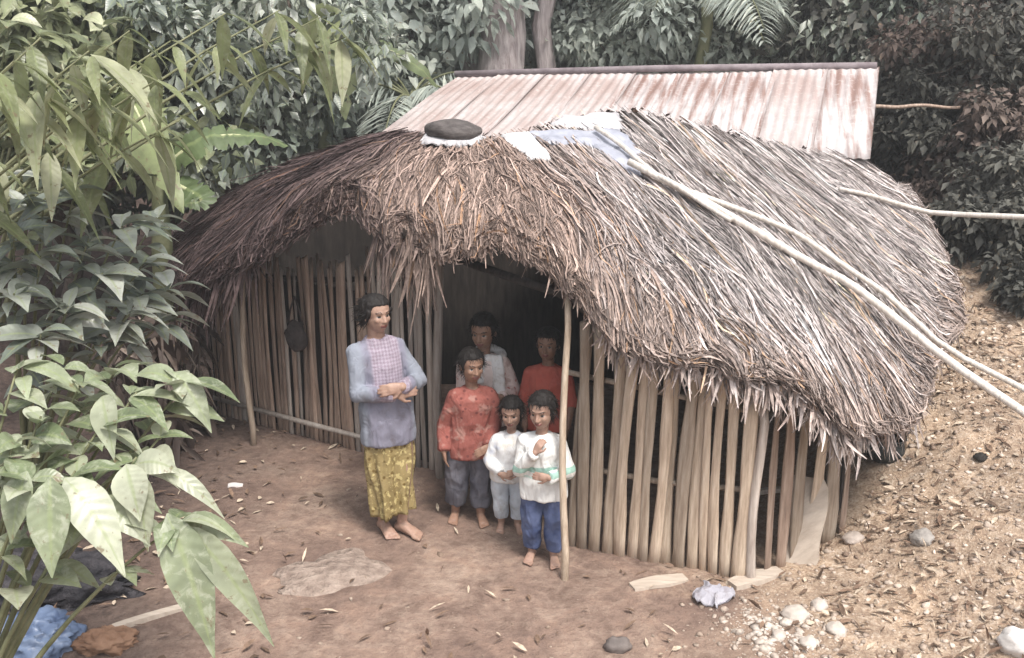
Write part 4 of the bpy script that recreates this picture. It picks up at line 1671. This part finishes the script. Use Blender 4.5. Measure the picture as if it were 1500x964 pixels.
# ---- the big-leaved shrub close by on the left
def shrub(root, tips, lmat, label, lsize, per, name='broad_leaved_shrub', tint=(.2, 1), seed_leaves=None, aspect=.24, thick=.018, hang=0.0):
    root = np.array(root, float)
    br, P, D, N, L, W, T = [], [], [], [], [], [], []
    for tp in tips:
        tp = np.asarray(tp, float)
        m_ = root + (tp - root) * .45 + np.array([0, 0, .35 * np.linalg.norm(tp - root) * .5])
        q = np.linspace(0, 1, 9)[:, None]
        path = root * (1 - q) ** 2 + 2 * m_ * q * (1 - q) + tp * q ** 2
        br.append((path, list(np.linspace(thick, .004, 9))))
        for j in range(per):
            f = 1 - .42 * (j / per) * rng.random()
            p = root * (1 - f) ** 2 + 2 * m_ * f * (1 - f) + tp * f ** 2
            a = j * 2.4 + rng.uniform(-.4, .4)
            out = np.array([math.cos(a), math.sin(a) * .8, rng.uniform(-.45, .25) - hang])
            ax = unit(tp - m_)
            D.append(out + ax * .55)
            P.append(p + rng.normal(0, .012, 3))
            N.append(np.array([0, 0, 1.0]) + rng.normal(0, .25, 3))
            l_ = lsize * rng.uniform(.6, 1.25)
            L.append(l_)
            W.append(l_ * aspect * rng.uniform(.85, 1.15))
            T.append(rng.uniform(*tint))
    for s in seed_leaves or []:
        b0, tip, w_, t_ = np.array(s[0]), np.array(s[1]), s[2], s[3]
        l_ = np.linalg.norm(tip - b0)
        dr = .25
        D.append(tip - b0 + np.array([0, 0, dr * l_]))
        P.append(b0)
        N.append(np.array([.1, -.75, .7]) + rng.normal(0, .15, 3))
        L.append(np.linalg.norm(tip - b0 + np.array([0, 0, dr * l_])))
        W.append(w_)
        T.append(t_)
    n = len(P)
    lv = leaf_mesh(np.array(P), np.array(D), np.array(N), np.array(L), np.array(W), np.array(T), k=9, droop=rng.uniform(.25, .65, n), fold=.22, curl=.03)
    return plant(name, label, 'shrub', root, br, lv, lmat, STEM)


tips = [at(*p) for p in [(120, 560, 3.9), (60, 610, 3.6), (200, 575, 3.9), (275, 560, 4.0), (110, 690, 3.5), (200, 670, 3.6), (50, 700, 3.4), (25, 540, 3.8), (235, 640, 3.8), (150, 620, 3.7), (90, 540, 4.1), (170, 540, 4.1), (20, 650, 3.5), (140, 735, 3.5)]]
extra = [
    (at(245, 752, 3.45), at(312, 940, 3.30), .085, .55), (at(268, 770, 3.45), at(398, 905, 3.35), .062, .75), (at(262, 765, 3.5), at(362, 775, 3.45), .045, .6),
    (at(75, 700, 3.35), at(76, 845, 3.2), .075, .55), (at(95, 700, 3.4), at(180, 815, 3.25), .078, .95), (at(230, 690, 3.7), at(326, 725, 3.65), .035, .95),
    (at(200, 690, 3.5), at(215, 790, 3.4), .06, .9), (at(255, 545, 4.0), at(308, 612, 3.9), .055, .7), (at(150, 580, 3.8), at(165, 650, 3.6), .06, .85), (at(185, 680, 3.5), at(205, 760, 3.4), .07, 1.0), (at(40, 690, 3.4), at(15, 790, 3.3), .06, .6)]
shrub((-2.35, 3.5, gz(-2.35, 3.5)), tips + [at(262, 766, 3.47)], L_fore, 'large-leaved pale green shrub hanging in at lower left, nearest plant', .20, 11, tint=(.2, 1.0), seed_leaves=extra)

# ---- the grey-green shrubs behind it
tips = [at(*p) for p in [(40, 300, 5.6), (110, 280, 5.7), (180, 330, 5.8), (60, 370, 5.5), (150, 400, 5.6), (215, 380, 6.0), (20, 430, 5.3), (100, 450, 5.4), (190, 460, 5.7), (240, 470, 6.2), (150, 500, 5.6), (70, 250, 5.9), (210, 430, 6.0), (230, 320, 6.3), (20, 350, 5.5), (130, 350, 5.7), (60, 490, 5.2), (250, 420, 6.4)]]
shrub((-3.1, 6.0, gz(-3.1, 6.0)), tips, L_grey, 'grey green shrub with long drooping leaves beside the left eave', .27, 13, tint=(.3, 1), aspect=.20, name='drooping_shrub')
tips = [at(*p) for p in [(30, 120, 7.2), (100, 90, 7.4), (60, 190, 7.0), (150, 190, 7.4), (20, 240, 6.8), (120, 230, 7.1), (60, 50, 7.6), (150, 40, 7.8), (15, 30, 7.3), (170, 130, 7.6), (110, 150, 7.2)]]
shrub((-4.3, 7.6, gz(-4.3, 7.6)), tips, L_olive, 'tall yellow green leafy shrub in the upper left corner', .25, 19, tint=(.25, 1), aspect=.24, name='tall_shrub', thick=.03)

# a branch reaching in from a tree beyond the left edge
L_hang = leaf_mat('hanging_leaf_yellow', [(0, (.12, .14, .07)), (.4, (.22, .25, .12)), (.75, (.34, .37, .20)), (1, (.48, .49, .33))], .4, .55, trans=.4, mottle=.35)
tips = [at(*p) for p in [(60, 55, 5.0), (130, 75, 5.2), (190, 45, 5.4), (225, 120, 5.6), (250, 60, 5.8), (265, 175, 5.8), (330, 20, 6.2), (410, 15, 6.6), (470, 25, 6.9), (505, 55, 7.0), (170, 130, 5.3), (90, 110, 5.1), (20, 90, 4.8)]]
shrub((-4.6, 5.2, gz(-4.6, 5.2)), tips, L_hang, 'branch of yellow green hanging leaves reaching in across the top left', .30, 9, tint=(.2, 1), aspect=.17, name='overhanging_branch', thick=.025, hang=.9)

# twiggy dead brush under the left eave
n = 420
P = np.stack([rng.uniform(-2.95, -2.4, n), rng.uniform(6.9, 7.8, n), np.zeros(n)], 1)
P[:, 2] = height(P[:, 0], P[:, 1]) + rng.uniform(.05, 1.05, n)
D = rand_dirs(n)
D[:, 2] = -np.abs(D[:, 2]) * 1.3
L = rng.uniform(.10, .34, n)
lv = leaf_mesh(P, D, rng.normal(0, 1, (n, 3)), L, L * rng.uniform(.05, .2, n), rng.random(n), k=4, droop=.5, fold=.5)
br = []
for i in range(26):
    a = np.array([rng.uniform(-2.9, -2.4), rng.uniform(6.9, 7.8), 0])
    a[2] = gz(a[0], a[1]) - .03
    br.append((wander(a, a + np.array([rng.uniform(-.3, .2), rng.uniform(-.3, .2), rng.uniform(.5, 1.15)]), 6, .08), list(np.linspace(.009, .003, 6))))
plant('dead_brush', 'tangle of dry brown twigs and withered leaves at the left end of the hut', 'brush', (-2.45, 7.3, gz(-2.45, 7.3)), br, lv, L_brown, BARK)


# ---- banana plants: each blade its own leaf
def blade(root_o, base, ctrl, tip, hw, lm, tintv, facing=(0, -1, .5)):
    base, ctrl, tip = map(np.array, (base, ctrl, tip))
    k = 44
    t = np.linspace(0, 1, k)[:, None]
    C = base * (1 - t) ** 2 + 2 * ctrl * t * (1 - t) + tip * t ** 2
    t = t[:, 0]
    W = hw * np.where(t < .18, .10 + .9 * (t / .18) ** 1.2, np.cos(np.clip((t - .30) / .70, 0, 1) * math.pi / 2) ** .6)
    tear = np.ones(k)
    for _ in range(9):
        tear[rng.integers(8, k - 2)] = rng.uniform(.45, .8)
    W = np.maximum(W, .008) * (1 + .06 * np.sin(t * 23)) * tear
    Nn = np.tile(unit(facing), (1, k, 1)) + .12 * np.sin(t * 6)[None, :, None] * np.array([1, 0, 0])
    V, F, al, ac = ribbons(C[None], Nn, W[None], -.18)
    V = V + rng.normal(0, .005, V.shape) + .010 * np.sin(V[:, [1, 2, 0]] * 13)
    org = np.array(root_o.location)
    col = np.stack([np.full(len(V), tintv), al, ac, np.ones(len(V))], 1)
    o = big_mesh('leaf', V - org, F, lm, root_o, col=col, smooth=True)
    mb = MB()
    mb.add(*tube(C[:38:3] - org - unit(facing) * .012, list(np.linspace(.022, .006, 13)), 6))
    mb.build('midrib', simple_mat('pale_midrib', (.38, .40, .22), (.52, .52, .34), 8) if not bpy.data.materials.get('pale_midrib') else bpy.data.materials['pale_midrib'], o, True)
    return o


def banana(root, h, label, blades):
    root = np.array(root, float)
    o = empty('banana_plant', root)
    tag(o, label, 'banana plant', 'banana plants behind the hut')
    mb = MB()
    P = np.array([[0, 0, -.1], [.02, .01, h * .3], [.03, .0, h * .7], [.05, .02, h]])
    mb.add(*tube(P, [.11, .10, .085, .05], 10, .06))
    mb.build('trunk', STEM, o, True)
    for b in blades:
        blade(o, *b)
    return o


b1 = groundpt(225, 300, 7.6)
top1 = b1 + np.array([.05, .02, 2.0])
banana(b1, 2.0, 'banana plant with hanging yellow green blades left of the thatch', [
    (top1, at(140, 20, 7.4), at(268, 315, 6.9), .22, L_ban, .55, (.25, -1, .35)),
    (top1, at(300, 160, 7.5), at(420, 215, 7.9), .15, L_ban2, .4, (0, -.7, 1)),
    (top1, at(330, 300, 7.3), at(272, 300, 7.3), .12, L_ban2, .3, (0, -.8, .7)),
    (top1, at(150, 60, 7.5), at(165, 250, 7.1), .17, L_ban, .35, (-.2, -1, .4))])
b2 = groundpt(470, 230, 10.2)
top2 = b2 + np.array([0, 0, 2.3])
banana(b2, 2.3, 'banana plant with a long pale midrib left of the tin roof', [
    (top2, at(480, -90, 10.0), at(508, 175, 9.6), .26, L_ban, .75, (.2, -1, .4)),
    (top2, at(520, -10, 10.0), at(640, 128, 10.2), .12, L_ban2, .7, (-.4, -.8, .9)),
    (top2, at(560, 60, 9.8), at(530, 160, 9.6), .15, L_mist, .7, (0, -.8, .7)),
    (top2, at(420, -30, 10), at(400, 150, 9.8), .2, L_ban2, .9, (-.2, -1, .4))])

# ---- trees round the clearing
tree('leafy_tree', 'fine-leaved grey tree above the left end of the thatch', groundpt(330, 200, 9.8), at(345, 110, 9.8), (1.45, 1.2, 1.35), 95, 100, .115, L_grey, .08, tint=(.2, 1))
tree('leafy_tree', 'shaggy olive tree left of the yellow banana blades', groundpt(60, 150, 9.5), at(70, 90, 9.5), (1.6, 1.3, 1.6), 75, 90, .17, L_olive, .09, tint=(.2, .9))
tree('leafy_tree', 'low dark tree behind the fine-leaved grey tree', groundpt(250, 200, 11.5), at(230, 140, 11.5), (2.2, 1.2, 2.0), 75, 90, .16, L_grey, .10, tint=(.2, 1))
tree('leafy_tree', 'pale misty tree between banana and tin roof', groundpt(600, 110, 13.5), at(590, 60, 13.5), (1.3, 1.2, 2.0), 85, 90, .16, L_mist, .12, tint=(.2, 1))
tree('leafy_tree', 'misty tree low against the left tin roof edge', groundpt(470, 150, 12.4), at(470, 150, 12.4), (.9, .8, .9), 36, 70, .18, L_mist, .06, tint=(.0, .9))


def trunk_tree(root, r, top, label, crown=True):
    root = np.array(root, float)
    o = empty('pale_barked_tree', root)
    tag(o, label, 'tree', 'pale barked trees behind the shed')
    mb = MB()
    P = wander(root - [0, 0, .3], top, 8, .02)
    mb.add(*tube(P - root, list(r * np.array([1.5, 1.2, 1.05, 1, .96, .93, .9, .86])), 14, .16))
    for k in range(4):
        a = k * 1.6 + .5
        s = P[1] + np.array([math.cos(a), math.sin(a), 0]) * r * .6
        mb.add(*tube(np.array([P[2] + np.array([math.cos(a), math.sin(a), 0]) * r * .5, s, s + np.array([math.cos(a) * r * 1.6, math.sin(a) * r * 1.6, -.5])]) - root, [r * .3, r * .35, r * .25], 8, .2))
    mb.build('trunk', BARK_P, o, True)
    n = 1500
    c = np.array(top) + [0, 0, .6]
    Q = c + rand_dirs(n) * (rng.random(n) ** .5)[:, None] * np.array([1.9, 1.5, 1.0])
    D = rng.normal(0, 1, (n, 3)) + [0, 0, -.4]
    L = rng.uniform(.1, .26, n)
    V, F, cl = leaf_mesh(Q, D, np.tile([0, 0, 1.0], (n, 1)) + rng.normal(0, .5, (n, 3)), L, L * .3, rng.random(n), k=4)
    big_mesh('crown', V - root, F, L_mist, o, col=cl)


for u, v, Y, r, tu, lab in ((742, 100, 12.9, .28, 738, 'thick pale pinkish trunk rising behind the middle of the tin roof'), (695, 100, 13.4, .17, 688, 'slimmer pale trunk just left of the thick pinkish one'), (800, 100, 13.2, .12, 806, 'slim pale trunk just right of the thick pinkish one')):
    rt = groundpt(u, v, Y)
    trunk_tree(rt, r, at(tu, -190, Y), lab)

BG = [
    (870, 60, 14.5, (1.5, 1.2, 1.6), L_mist, (.1, 1), 'pale green tree just right of the pale trunks'),
    (960, 40, 14.0, (1.4, 1.2, 1.5), L_mist, (.3, 1), 'brightest pale tree above the middle of the tin roof'),
    (1060, 70, 15.0, (1.5, 1.3, 1.5), L_mist, (.0, .7), 'bluish grey tree above the right half of the tin roof'),
    (1150, 40, 14.2, (1.6, 1.3, 1.6), L_grey, (.1, .9), 'grey green tree over the right part of the tin roof'),
    (1260, 50, 13.4, (1.5, 1.3, 1.5), L_dark, (.3, 1), 'dull dark tree above the right tin roof corner'),
    (1400, 30, 12.6, (1.5, 1.2, 1.1), L_grey, (.1, .9), 'grey leafed tree at the top of the right bank'),
    (1500, 60, 11.8, (1.2, 1.1, 1.2), L_dark, (.2, 1), 'dark tree in the upper right corner'),
    (700, 40, 17.5, (2.2, 1.5, 2.4), L_mist, (.2, .9), 'hazy tree far behind the pale trunks'),
    (450, 40, 15.5, (2.2, 1.5, 2.4), L_mist, (.1, .8), 'hazy tree behind the pale banana blade'),
    (320, 20, 16.0, (2.4, 1.5, 2.6), L_grey, (.0, .8), 'far grey green tree behind the fine-leaved grey one'),
]
for u, v, Y, cr, lm, tn, lab in BG:
    c = at(u, v, Y)
    tree('leafy_tree', lab, groundpt(u, v, Y), c + [0, 0, .2], cr, 95, 140, .125 if Y > 13 else .105, lm, .11, tint=tn)

# small palms with feathered fronds
def palm(root, h, nf, L_, label):
    root = np.array(root, float)
    br = [(wander(root - [0, 0, .2], root + [0, 0, h], 6, .02), list(np.linspace(.09, .07, 6)))]
    P, D, N, Ls = [], [], [], []
    c0 = root + np.array([0, 0, h])
    for i in range(nf):
        a = i * 2.4 + rng.uniform(-.3, .3)
        e = rng.uniform(.15, 1.0)
        d = np.array([math.cos(a), math.sin(a), 0])
        q = np.linspace(0, 1, 14)[:, None]
        l_ = L_ * rng.uniform(.8, 1.1)
        C = c0 + d * l_ * q * (1 - .25 * e * q) + np.array([0, 0, 1.0]) * l_ * (e * q - (.55 + .5 * e) * q ** 2)
        br.append((C, list(np.linspace(.016, .004, 14))))
        sd = np.cross(d, [0, 0, 1.0])
        for k in np.linspace(.12, 1, 30):
            p = np.array([np.interp(k, q[:, 0], C[:, j]) for j in range(3)])
            for s_ in (-1, 1):
                P.append(p)
                D.append(sd * s_ + d * .55 + np.array([0, 0, -.25]) + rng.normal(0, .08, 3))
                N.append(np.array([0, 0, 1.0]) + d * .2)
                Ls.append(l_ * .34 * math.sin(math.pi * (.12 + .84 * k)) + .05)
    n_ = len(P)
    Ls = np.array(Ls)
    lv_ = leaf_mesh(np.array(P), np.array(D), np.array(N), Ls, np.full(n_, .017), np.clip(rng.normal(.6, .2, n_), 0, 1), k=4, droop=.35, fold=.3)
    return plant('feather_palm', label, 'palm', root, br, lv_, L_mist, STEM, 'feather palms behind the shed', 'fronds', 'trunk')


palm(groundpt(905, 100, 12.4), 2.2, 13, 1.5, 'pale feather palm right behind the middle of the tin ridge')
palm(groundpt(1030, 90, 12.8), 2.4, 12, 1.4, 'feather palm over the right half of the tin ridge')
palm(groundpt(600, 110, 12.2), 2.3, 12, 1.5, 'feather palm behind the left end of the tin roof')

# shrubs on the dark bank to the right
SH = [
    (1325, 140, 0, (.75, .6, .45), L_dark, (.2, .9), 'dark bush on the bank just right of the tin roof'),
    (1400, 120, 0, (.8, .6, .5), L_brown, (.0, .7), 'brownish dry bush high on the right bank'),
    (1475, 120, 0, (.8, .6, .6), L_dark, (.1, .8), 'dark bush on the bank at the right edge'),
    (1470, 215, 0, (.55, .5, .4), L_brown, (.1, .8), 'dry reddish brown bush midway up the right bank'),
    (1400, 205, 0, (.6, .5, .4), L_dark, (.1, .8), 'dark bush midway up the bank behind the level pole'),
    (1335, 215, 0, (.5, .4, .35), L_dark, (.0, .4), 'darkest bush low beside the tin roof end'),
    (1490, 290, 0, (.42, .4, .35), L_dark, (.3, 1), 'dark bush at the right edge just above the level pole'),
    (1490, 360, 0, (.36, .4, .32), L_dark, (.1, .9), 'dark bush at the right edge just below the level pole'),
    (1425, 345, 0, (.30, .4, .28), L_dark, (.1, .8), 'dark bush at the foot of the bank behind the thatch end'),
    (1385, 275, 0, (.40, .4, .32), L_brown, (.0, .5), 'brown dry bush above the level pole beside the thatch end'),
    (1500, 430, 0, (.16, .2, .14), L_dark, (.0, .8), 'smallest dark bush above the gravel at the right edge'),
    (1250, 80, 0, (.7, .6, .6), L_dark, (.2, 1), 'dull bush rising just over the right end of the tin ridge'),
]
for u, v, Y, cr, lm, tn, lab in SH:
    rt = on_ground(u, v + 18)
    rt[2] = gz(rt[0], rt[1])
    c = rt + np.array([0, -.05, cr[2] * .6])
    tree('bank_bush', lab, rt, c, cr, 34, 85, .085, lm, .03, tint=tn, cat='bush', leafname='foliage', stemname='stem', spread=.40)

# far wood closing the view
n = 16000
X = rng.uniform(-16, 18, n)
Y = rng.uniform(18.5, 27, n)
gz0 = height(X, Y)
Z = gz0 + rng.random(n) * (3.8 + 1.8 * vnoise(X, Y, .5, 3))
k_ = vnoise(X + Z * .7, Y + Z, .8, 6) > .22
P = np.stack([X, Y, Z], 1)[k_]
n = len(P)
D = rng.normal(0, 1, (n, 3)) + [0, 0, -.5]
L = rng.uniform(.25, .6, n)
tn = np.clip(vnoise(P[:, 0], P[:, 1] + P[:, 2], 1.1, 8) * .7 + .3 * rng.random(n), 0, 1)
V, F, cl = leaf_mesh(P, D, np.tile([0, -.5, 1.0], (n, 1)) + rng.normal(0, .5, (n, 3)), L, L * .32, tn, k=4)
big_mesh('forest', V, F, L_mist, col=cl)
tag(bpy.data.objects['forest'], 'far wood on the rising ground behind everything', kind='stuff')

# ------------------------------------------------------------------ things lying about
M_rock = simple_mat('pale_rock', (.30, .245, .21), (.50, .43, .38), 7, .92, bs=.8, bd=.04)
M_rock2 = simple_mat('grey_rock', (.20, .18, .165), (.40, .37, .34), 8, .92, bs=.8, bd=.04)


def rock(loc, r, label, m=M_rock, name='rock', cat='rock', ang=0.0, group='rocks on the slope', amp=.28, flat_top=None, sink=.25):
    V, F = ell((0, 0, 0), (1, 1, 1), n=22, m=14)
    V = np.array(V)
    s0 = rng.uniform(0, 50)
    V = np.array([p * (1 + amp * mnoise.noise(Vector((p * 1.4 + s0).tolist())) + amp * .5 * mnoise.noise(Vector((p * 3.5 + s0).tolist()))) for p in V]) * np.array(r)
    if flat_top is not None:
        V[:, 2] = np.where(V[:, 2] > flat_top, flat_top + (V[:, 2] - flat_top) * .15, V[:, 2])
    mb = MB()
    mb.add(V @ rotz(ang).T, F)
    o = mb.build(name, m, None, True)
    o.location = (loc[0], loc[1], gz(loc[0], loc[1]) + r[2] * sink)
    tag(o, label, cat, group)
    return o


p = on_ground(490, 835)
rock(p, (.40, .26, .095), 'broad flat pale rock bedded in the yard before the woman', simple_mat('worn_rock', (.20, .148, .122), (.42, .335, .28), 14, .98, bs=1.0, bd=.05), 'flat_rock', 'rock', .35, None, .32, sink=-.62)
p = on_ground(1352, 792)
rock(p, (.075, .06, .045), 'round brown rock alone on the middle of the gravel slope', M_rock2)
rock(on_ground(1492, 948), (.10, .09, .07), 'white rock at the bottom right corner', simple_mat('white_rock', (.55, .52, .49), (.75, .72, .70), 8, .9, bs=.6))
rock(on_ground(1436, 674), (.045, .035, .03), 'small black rock high on the gravel slope', simple_mat('black_rock', (.02, .018, .016), (.05, .045, .04), 9))
rock(on_ground(905, 952), (.07, .055, .05), 'dark grey rock in front at the bottom of the yard', simple_mat('dark_rock', (.10, .085, .08), (.20, .17, .155), 9, .9, bs=.7))
rock(on_ground(1250, 790), (.07, .05, .035), 'small tan rock near the leaning board', M_rock)
for i, (u, v, s_, lab) in enumerate(((1165, 905, .075, 'largest of the pale stones in the heap at lower right'), (1200, 890, .055, 'pale stone on the back of the heap at lower right'), (1225, 925, .06, 'rounded pale stone on the right side of the heap'), (1185, 945, .05, 'pale stone at the bottom of the heap'), (1140, 935, .045, 'small pale stone on the left side of the heap'))):
    rock(on_ground(u, v), (s_, s_ * .8, s_ * .6), lab, simple_mat('chalky_stone', (.40, .345, .30), (.60, .54, .48), 9, .92, bs=.6) if i == 0 else bpy.data.materials['chalky_stone'], 'pale_stone', 'stone', i, 'pale stones heaped at lower right')


def plank(u, v, dims, ang, tilt, label, m=M_board, name='plank', cat='plank', roll=0.0, lift=0.0):
    p = on_ground(u, v)
    n1 = 12
    V, F = [], []
    L_, W_, T_ = dims
    rows = []
    for i in range(n1):
        t = i / (n1 - 1)
        wv = W_ * (1 + .10 * math.sin(t * 7 + L_ * 30)) * (.82 if i in (0, n1 - 1) else 1)
        z = .006 * math.sin(t * 5)
        rows.append(np.array([[L_ * (t - .5), -wv / 2, z - T_ / 2], [L_ * (t - .5), wv / 2, z - T_ / 2], [L_ * (t - .5), wv / 2 * .97, z + T_ / 2], [L_ * (t - .5), -wv / 2 * .97, z + T_ / 2]]))
    V, F = loft(rows)
    M_ = rotz(ang) @ roty(-tilt) @ rotx(roll)
    mb = MB()
    mb.add(np.array(V) @ M_.T, F)
    o = mb.build(name, m, None)
    o.location = (p[0], p[1], p[2] + T_ / 2 + lift + abs(math.sin(tilt)) * L_ / 2)
    tag(o, label, cat)
    return o


M_bleach = simple_mat('bleached_wood', (.40, .33, .27), (.58, .50, .42), 4, .85, (1, 9, 2))
plank(965, 855, (.34, .10, .02), R(20), 0, 'short split plank lying at the foot of the cane wall', M_bleach)
plank(1108, 850, (.36, .11, .03), R(28), 0, 'yellowish plank lying right of the crumpled grey cloth', M_bleach)
plank(1172, 815, (.52, .24, .03), R(70), R(68), 'wide pale board leaning upright at the right corner of the hut', M_bleach, 'leaning_board', 'board', R(0), -.02)
plank(1130, 758, (.42, .035, .03), R(8), R(4), 'pale stick jutting from the corner of the hut', M_post, 'stick', 'stick', 0, .16)
plank(230, 905, (.5, .05, .03), R(35), 0, 'weathered stick on the dark ground at lower left', M_bleach, 'stick', 'stick')
plank(345, 712, (.10, .05, .012), R(10), 0, 'small white scrap on the dark earth left of the woman', simple_mat('white_scrap', (.6, .56, .54), (.75, .72, .70), 9), 'scrap', 'scrap')


def crumple(u, v, r, label, m, name, cat, amp=.35, seed=0.0, lift=.25):
    p = on_ground(u, v)
    V, F = ell((0, 0, 0), (1, 1, 1), n=56, m=34)
    out = []
    for q in np.array(V):
        a = mnoise.noise(Vector((q * 1.6 + seed).tolist()))
        b = 1 - 2 * abs(mnoise.noise(Vector((q * 3.1 + seed + 5).tolist())))
        b2 = 1 - 2 * abs(mnoise.noise(Vector((q * 6.5 + seed + 9).tolist())))
        out.append(q * (1 + amp * a + amp * .9 * b + amp * .4 * b2))
    mb = MB()
    mb.add(np.array(out) * np.array(r), F)
    o = mb.build(name, m, None, True)
    o.location = (p[0], p[1], gz(p[0], p[1]) + r[2] * lift)
    tag(o, label, cat)
    return o


# a small folded cloth dropped before the wall
p = on_ground(1043, 878)
n_ = 26
uu, vv = np.meshgrid(np.linspace(-1, 1, n_), np.linspace(-1, 1, n_))
hz_ = np.array([[.034 * (1 - max(abs(a), abs(b)) ** 3) + .030 * (1 - 2 * abs(mnoise.noise(Vector((a * 1.3, b * 1.3, 4))))) + .012 * mnoise.noise(Vector((a * 4, b * 4, 1))) for a, b in zip(ra, rb)] for ra, rb in zip(uu, vv)])
V = np.stack([uu * .085 * (1 + .15 * vv) + .02 * np.sin(vv * 3), vv * .105 + .015 * np.sin(uu * 4), np.maximum(hz_, .004)], -1).reshape(-1, 3) @ rotz(-.5).T
q = np.arange(n_ * n_).reshape(n_, n_)
Q = np.stack([q[:-1, :-1], q[:-1, 1:], q[1:, 1:], q[1:, :-1]], -1).reshape(-1, 4)
rim = np.concatenate([np.stack([q[-1][:-1], q[-1][1:]], 1), np.stack([q[0][1:], q[0][:-1]], 1), np.stack([q[:, 0][:-1], q[:, 0][1:]], 1), np.stack([q[:, -1][1:], q[:, -1][:-1]], 1)])
Q = np.concatenate([Q, Q[:, ::-1] + n_ * n_, np.stack([rim[:, 0], rim[:, 0] + n_ * n_, rim[:, 1] + n_ * n_, rim[:, 1]], 1)])
o = big_mesh('rag', np.concatenate([V, V - [0, 0, .005]]), Q, cloth_mat('grey_rag', (.30, .29, .33), (.44, .43, .47))[0], smooth=True)
o.location = (p[0], p[1], gz(p[0], p[1]) + .008)
tag(o, 'crumpled bluish grey cloth on the ground before the cane wall', 'cloth')
crumple(45, 945, (.19, .13, .10), 'crumpled blue plastic sheet at the bottom left corner', simple_mat('blue_plastic', (.065, .10, .19), (.20, .26, .38), 5, .35, spec=.5), 'plastic_sheet', 'plastic sheet', .4, 6.0)
crumple(70, 868, (.34, .16, .14), 'dark mound standing in for the shadow below the shrub beside the blue plastic', simple_mat('shadow_mound_dark', (.018, .018, .022), (.06, .055, .06), 12, .8, bs=1, bd=.04), 'shadow_mound', 'heap', .4, 9.0)  # mound added for the shadow below the shrub, shade in its colour
crumple(155, 945, (.12, .08, .05), 'rusty orange brown lump right of the blue plastic', simple_mat('rusty_lump', (.17, .09, .055), (.33, .20, .13), 8, .9), 'clay_lump', 'lump', .35, 12.0)

# black pot shape added where a dark hole shows under the right eave
pot = MB()
prof = [(.02, 0), (.09, .005), (.125, .05), (.135, .10), (.12, .15), (.095, .175), (.105, .195), (.112, .20), (.10, .20), (.088, .175), (.10, .12), (.08, .03), (.02, .02)]
pot.add(*loft([ring((0, 0, z), (r_, 0, 0), (0, r_, 0), 24) for r_, z in prof]))
po = empty('dark_hole_pot', (0, 0, 0))
pb = pot.build('pot_body', simple_mat('hole_black', (.012, .016, .017), (.035, .042, .043), 14, .5, spec=.5), po, True)
for s in (-1, 1):
    hb = MB()
    th = np.linspace(-1, 1, 7)
    hb.add(*tube([(s * (.128 + .03 * math.cos(a * 1.5)), .035 * a, .12) for a in th], .007, 6))
    hb.build('handle', pb.data.materials[0], po, True)
pp = on_ground(1288, 664)
po.location = (pp[0], pp[1], gz(pp[0], pp[1]) - .02)
po.rotation_euler = (R(20), 0, R(30))
tag(po, 'black pot shape standing in for the dark hole under the right end of the thatch', 'pot')

# ---- the damp air of the clearing
hz = bpy.data.meshes.new('haze')
Vb, Fb = box((0, 24, 5.5), (96, 76, 18))
hz.from_pydata([tuple(map(float, p)) for p in Vb], [], Fb)
mh = bpy.data.materials.new('damp_air')
mh.use_nodes = True
nh = mh.node_tree
nh.nodes.remove(nh.nodes['Principled BSDF'])
pv = nh.nodes.new('ShaderNodeVolumePrincipled')
pv.inputs['Density'].default_value = .0036
pv.inputs['Color'].default_value = (.93, .95, .97, 1)
nh.links.new(pv.outputs[0], nh.nodes['Material Output'].inputs['Volume'])
tag(link('haze', hz, [mh]), 'thin pale haze filling the clearing', kind='stuff')
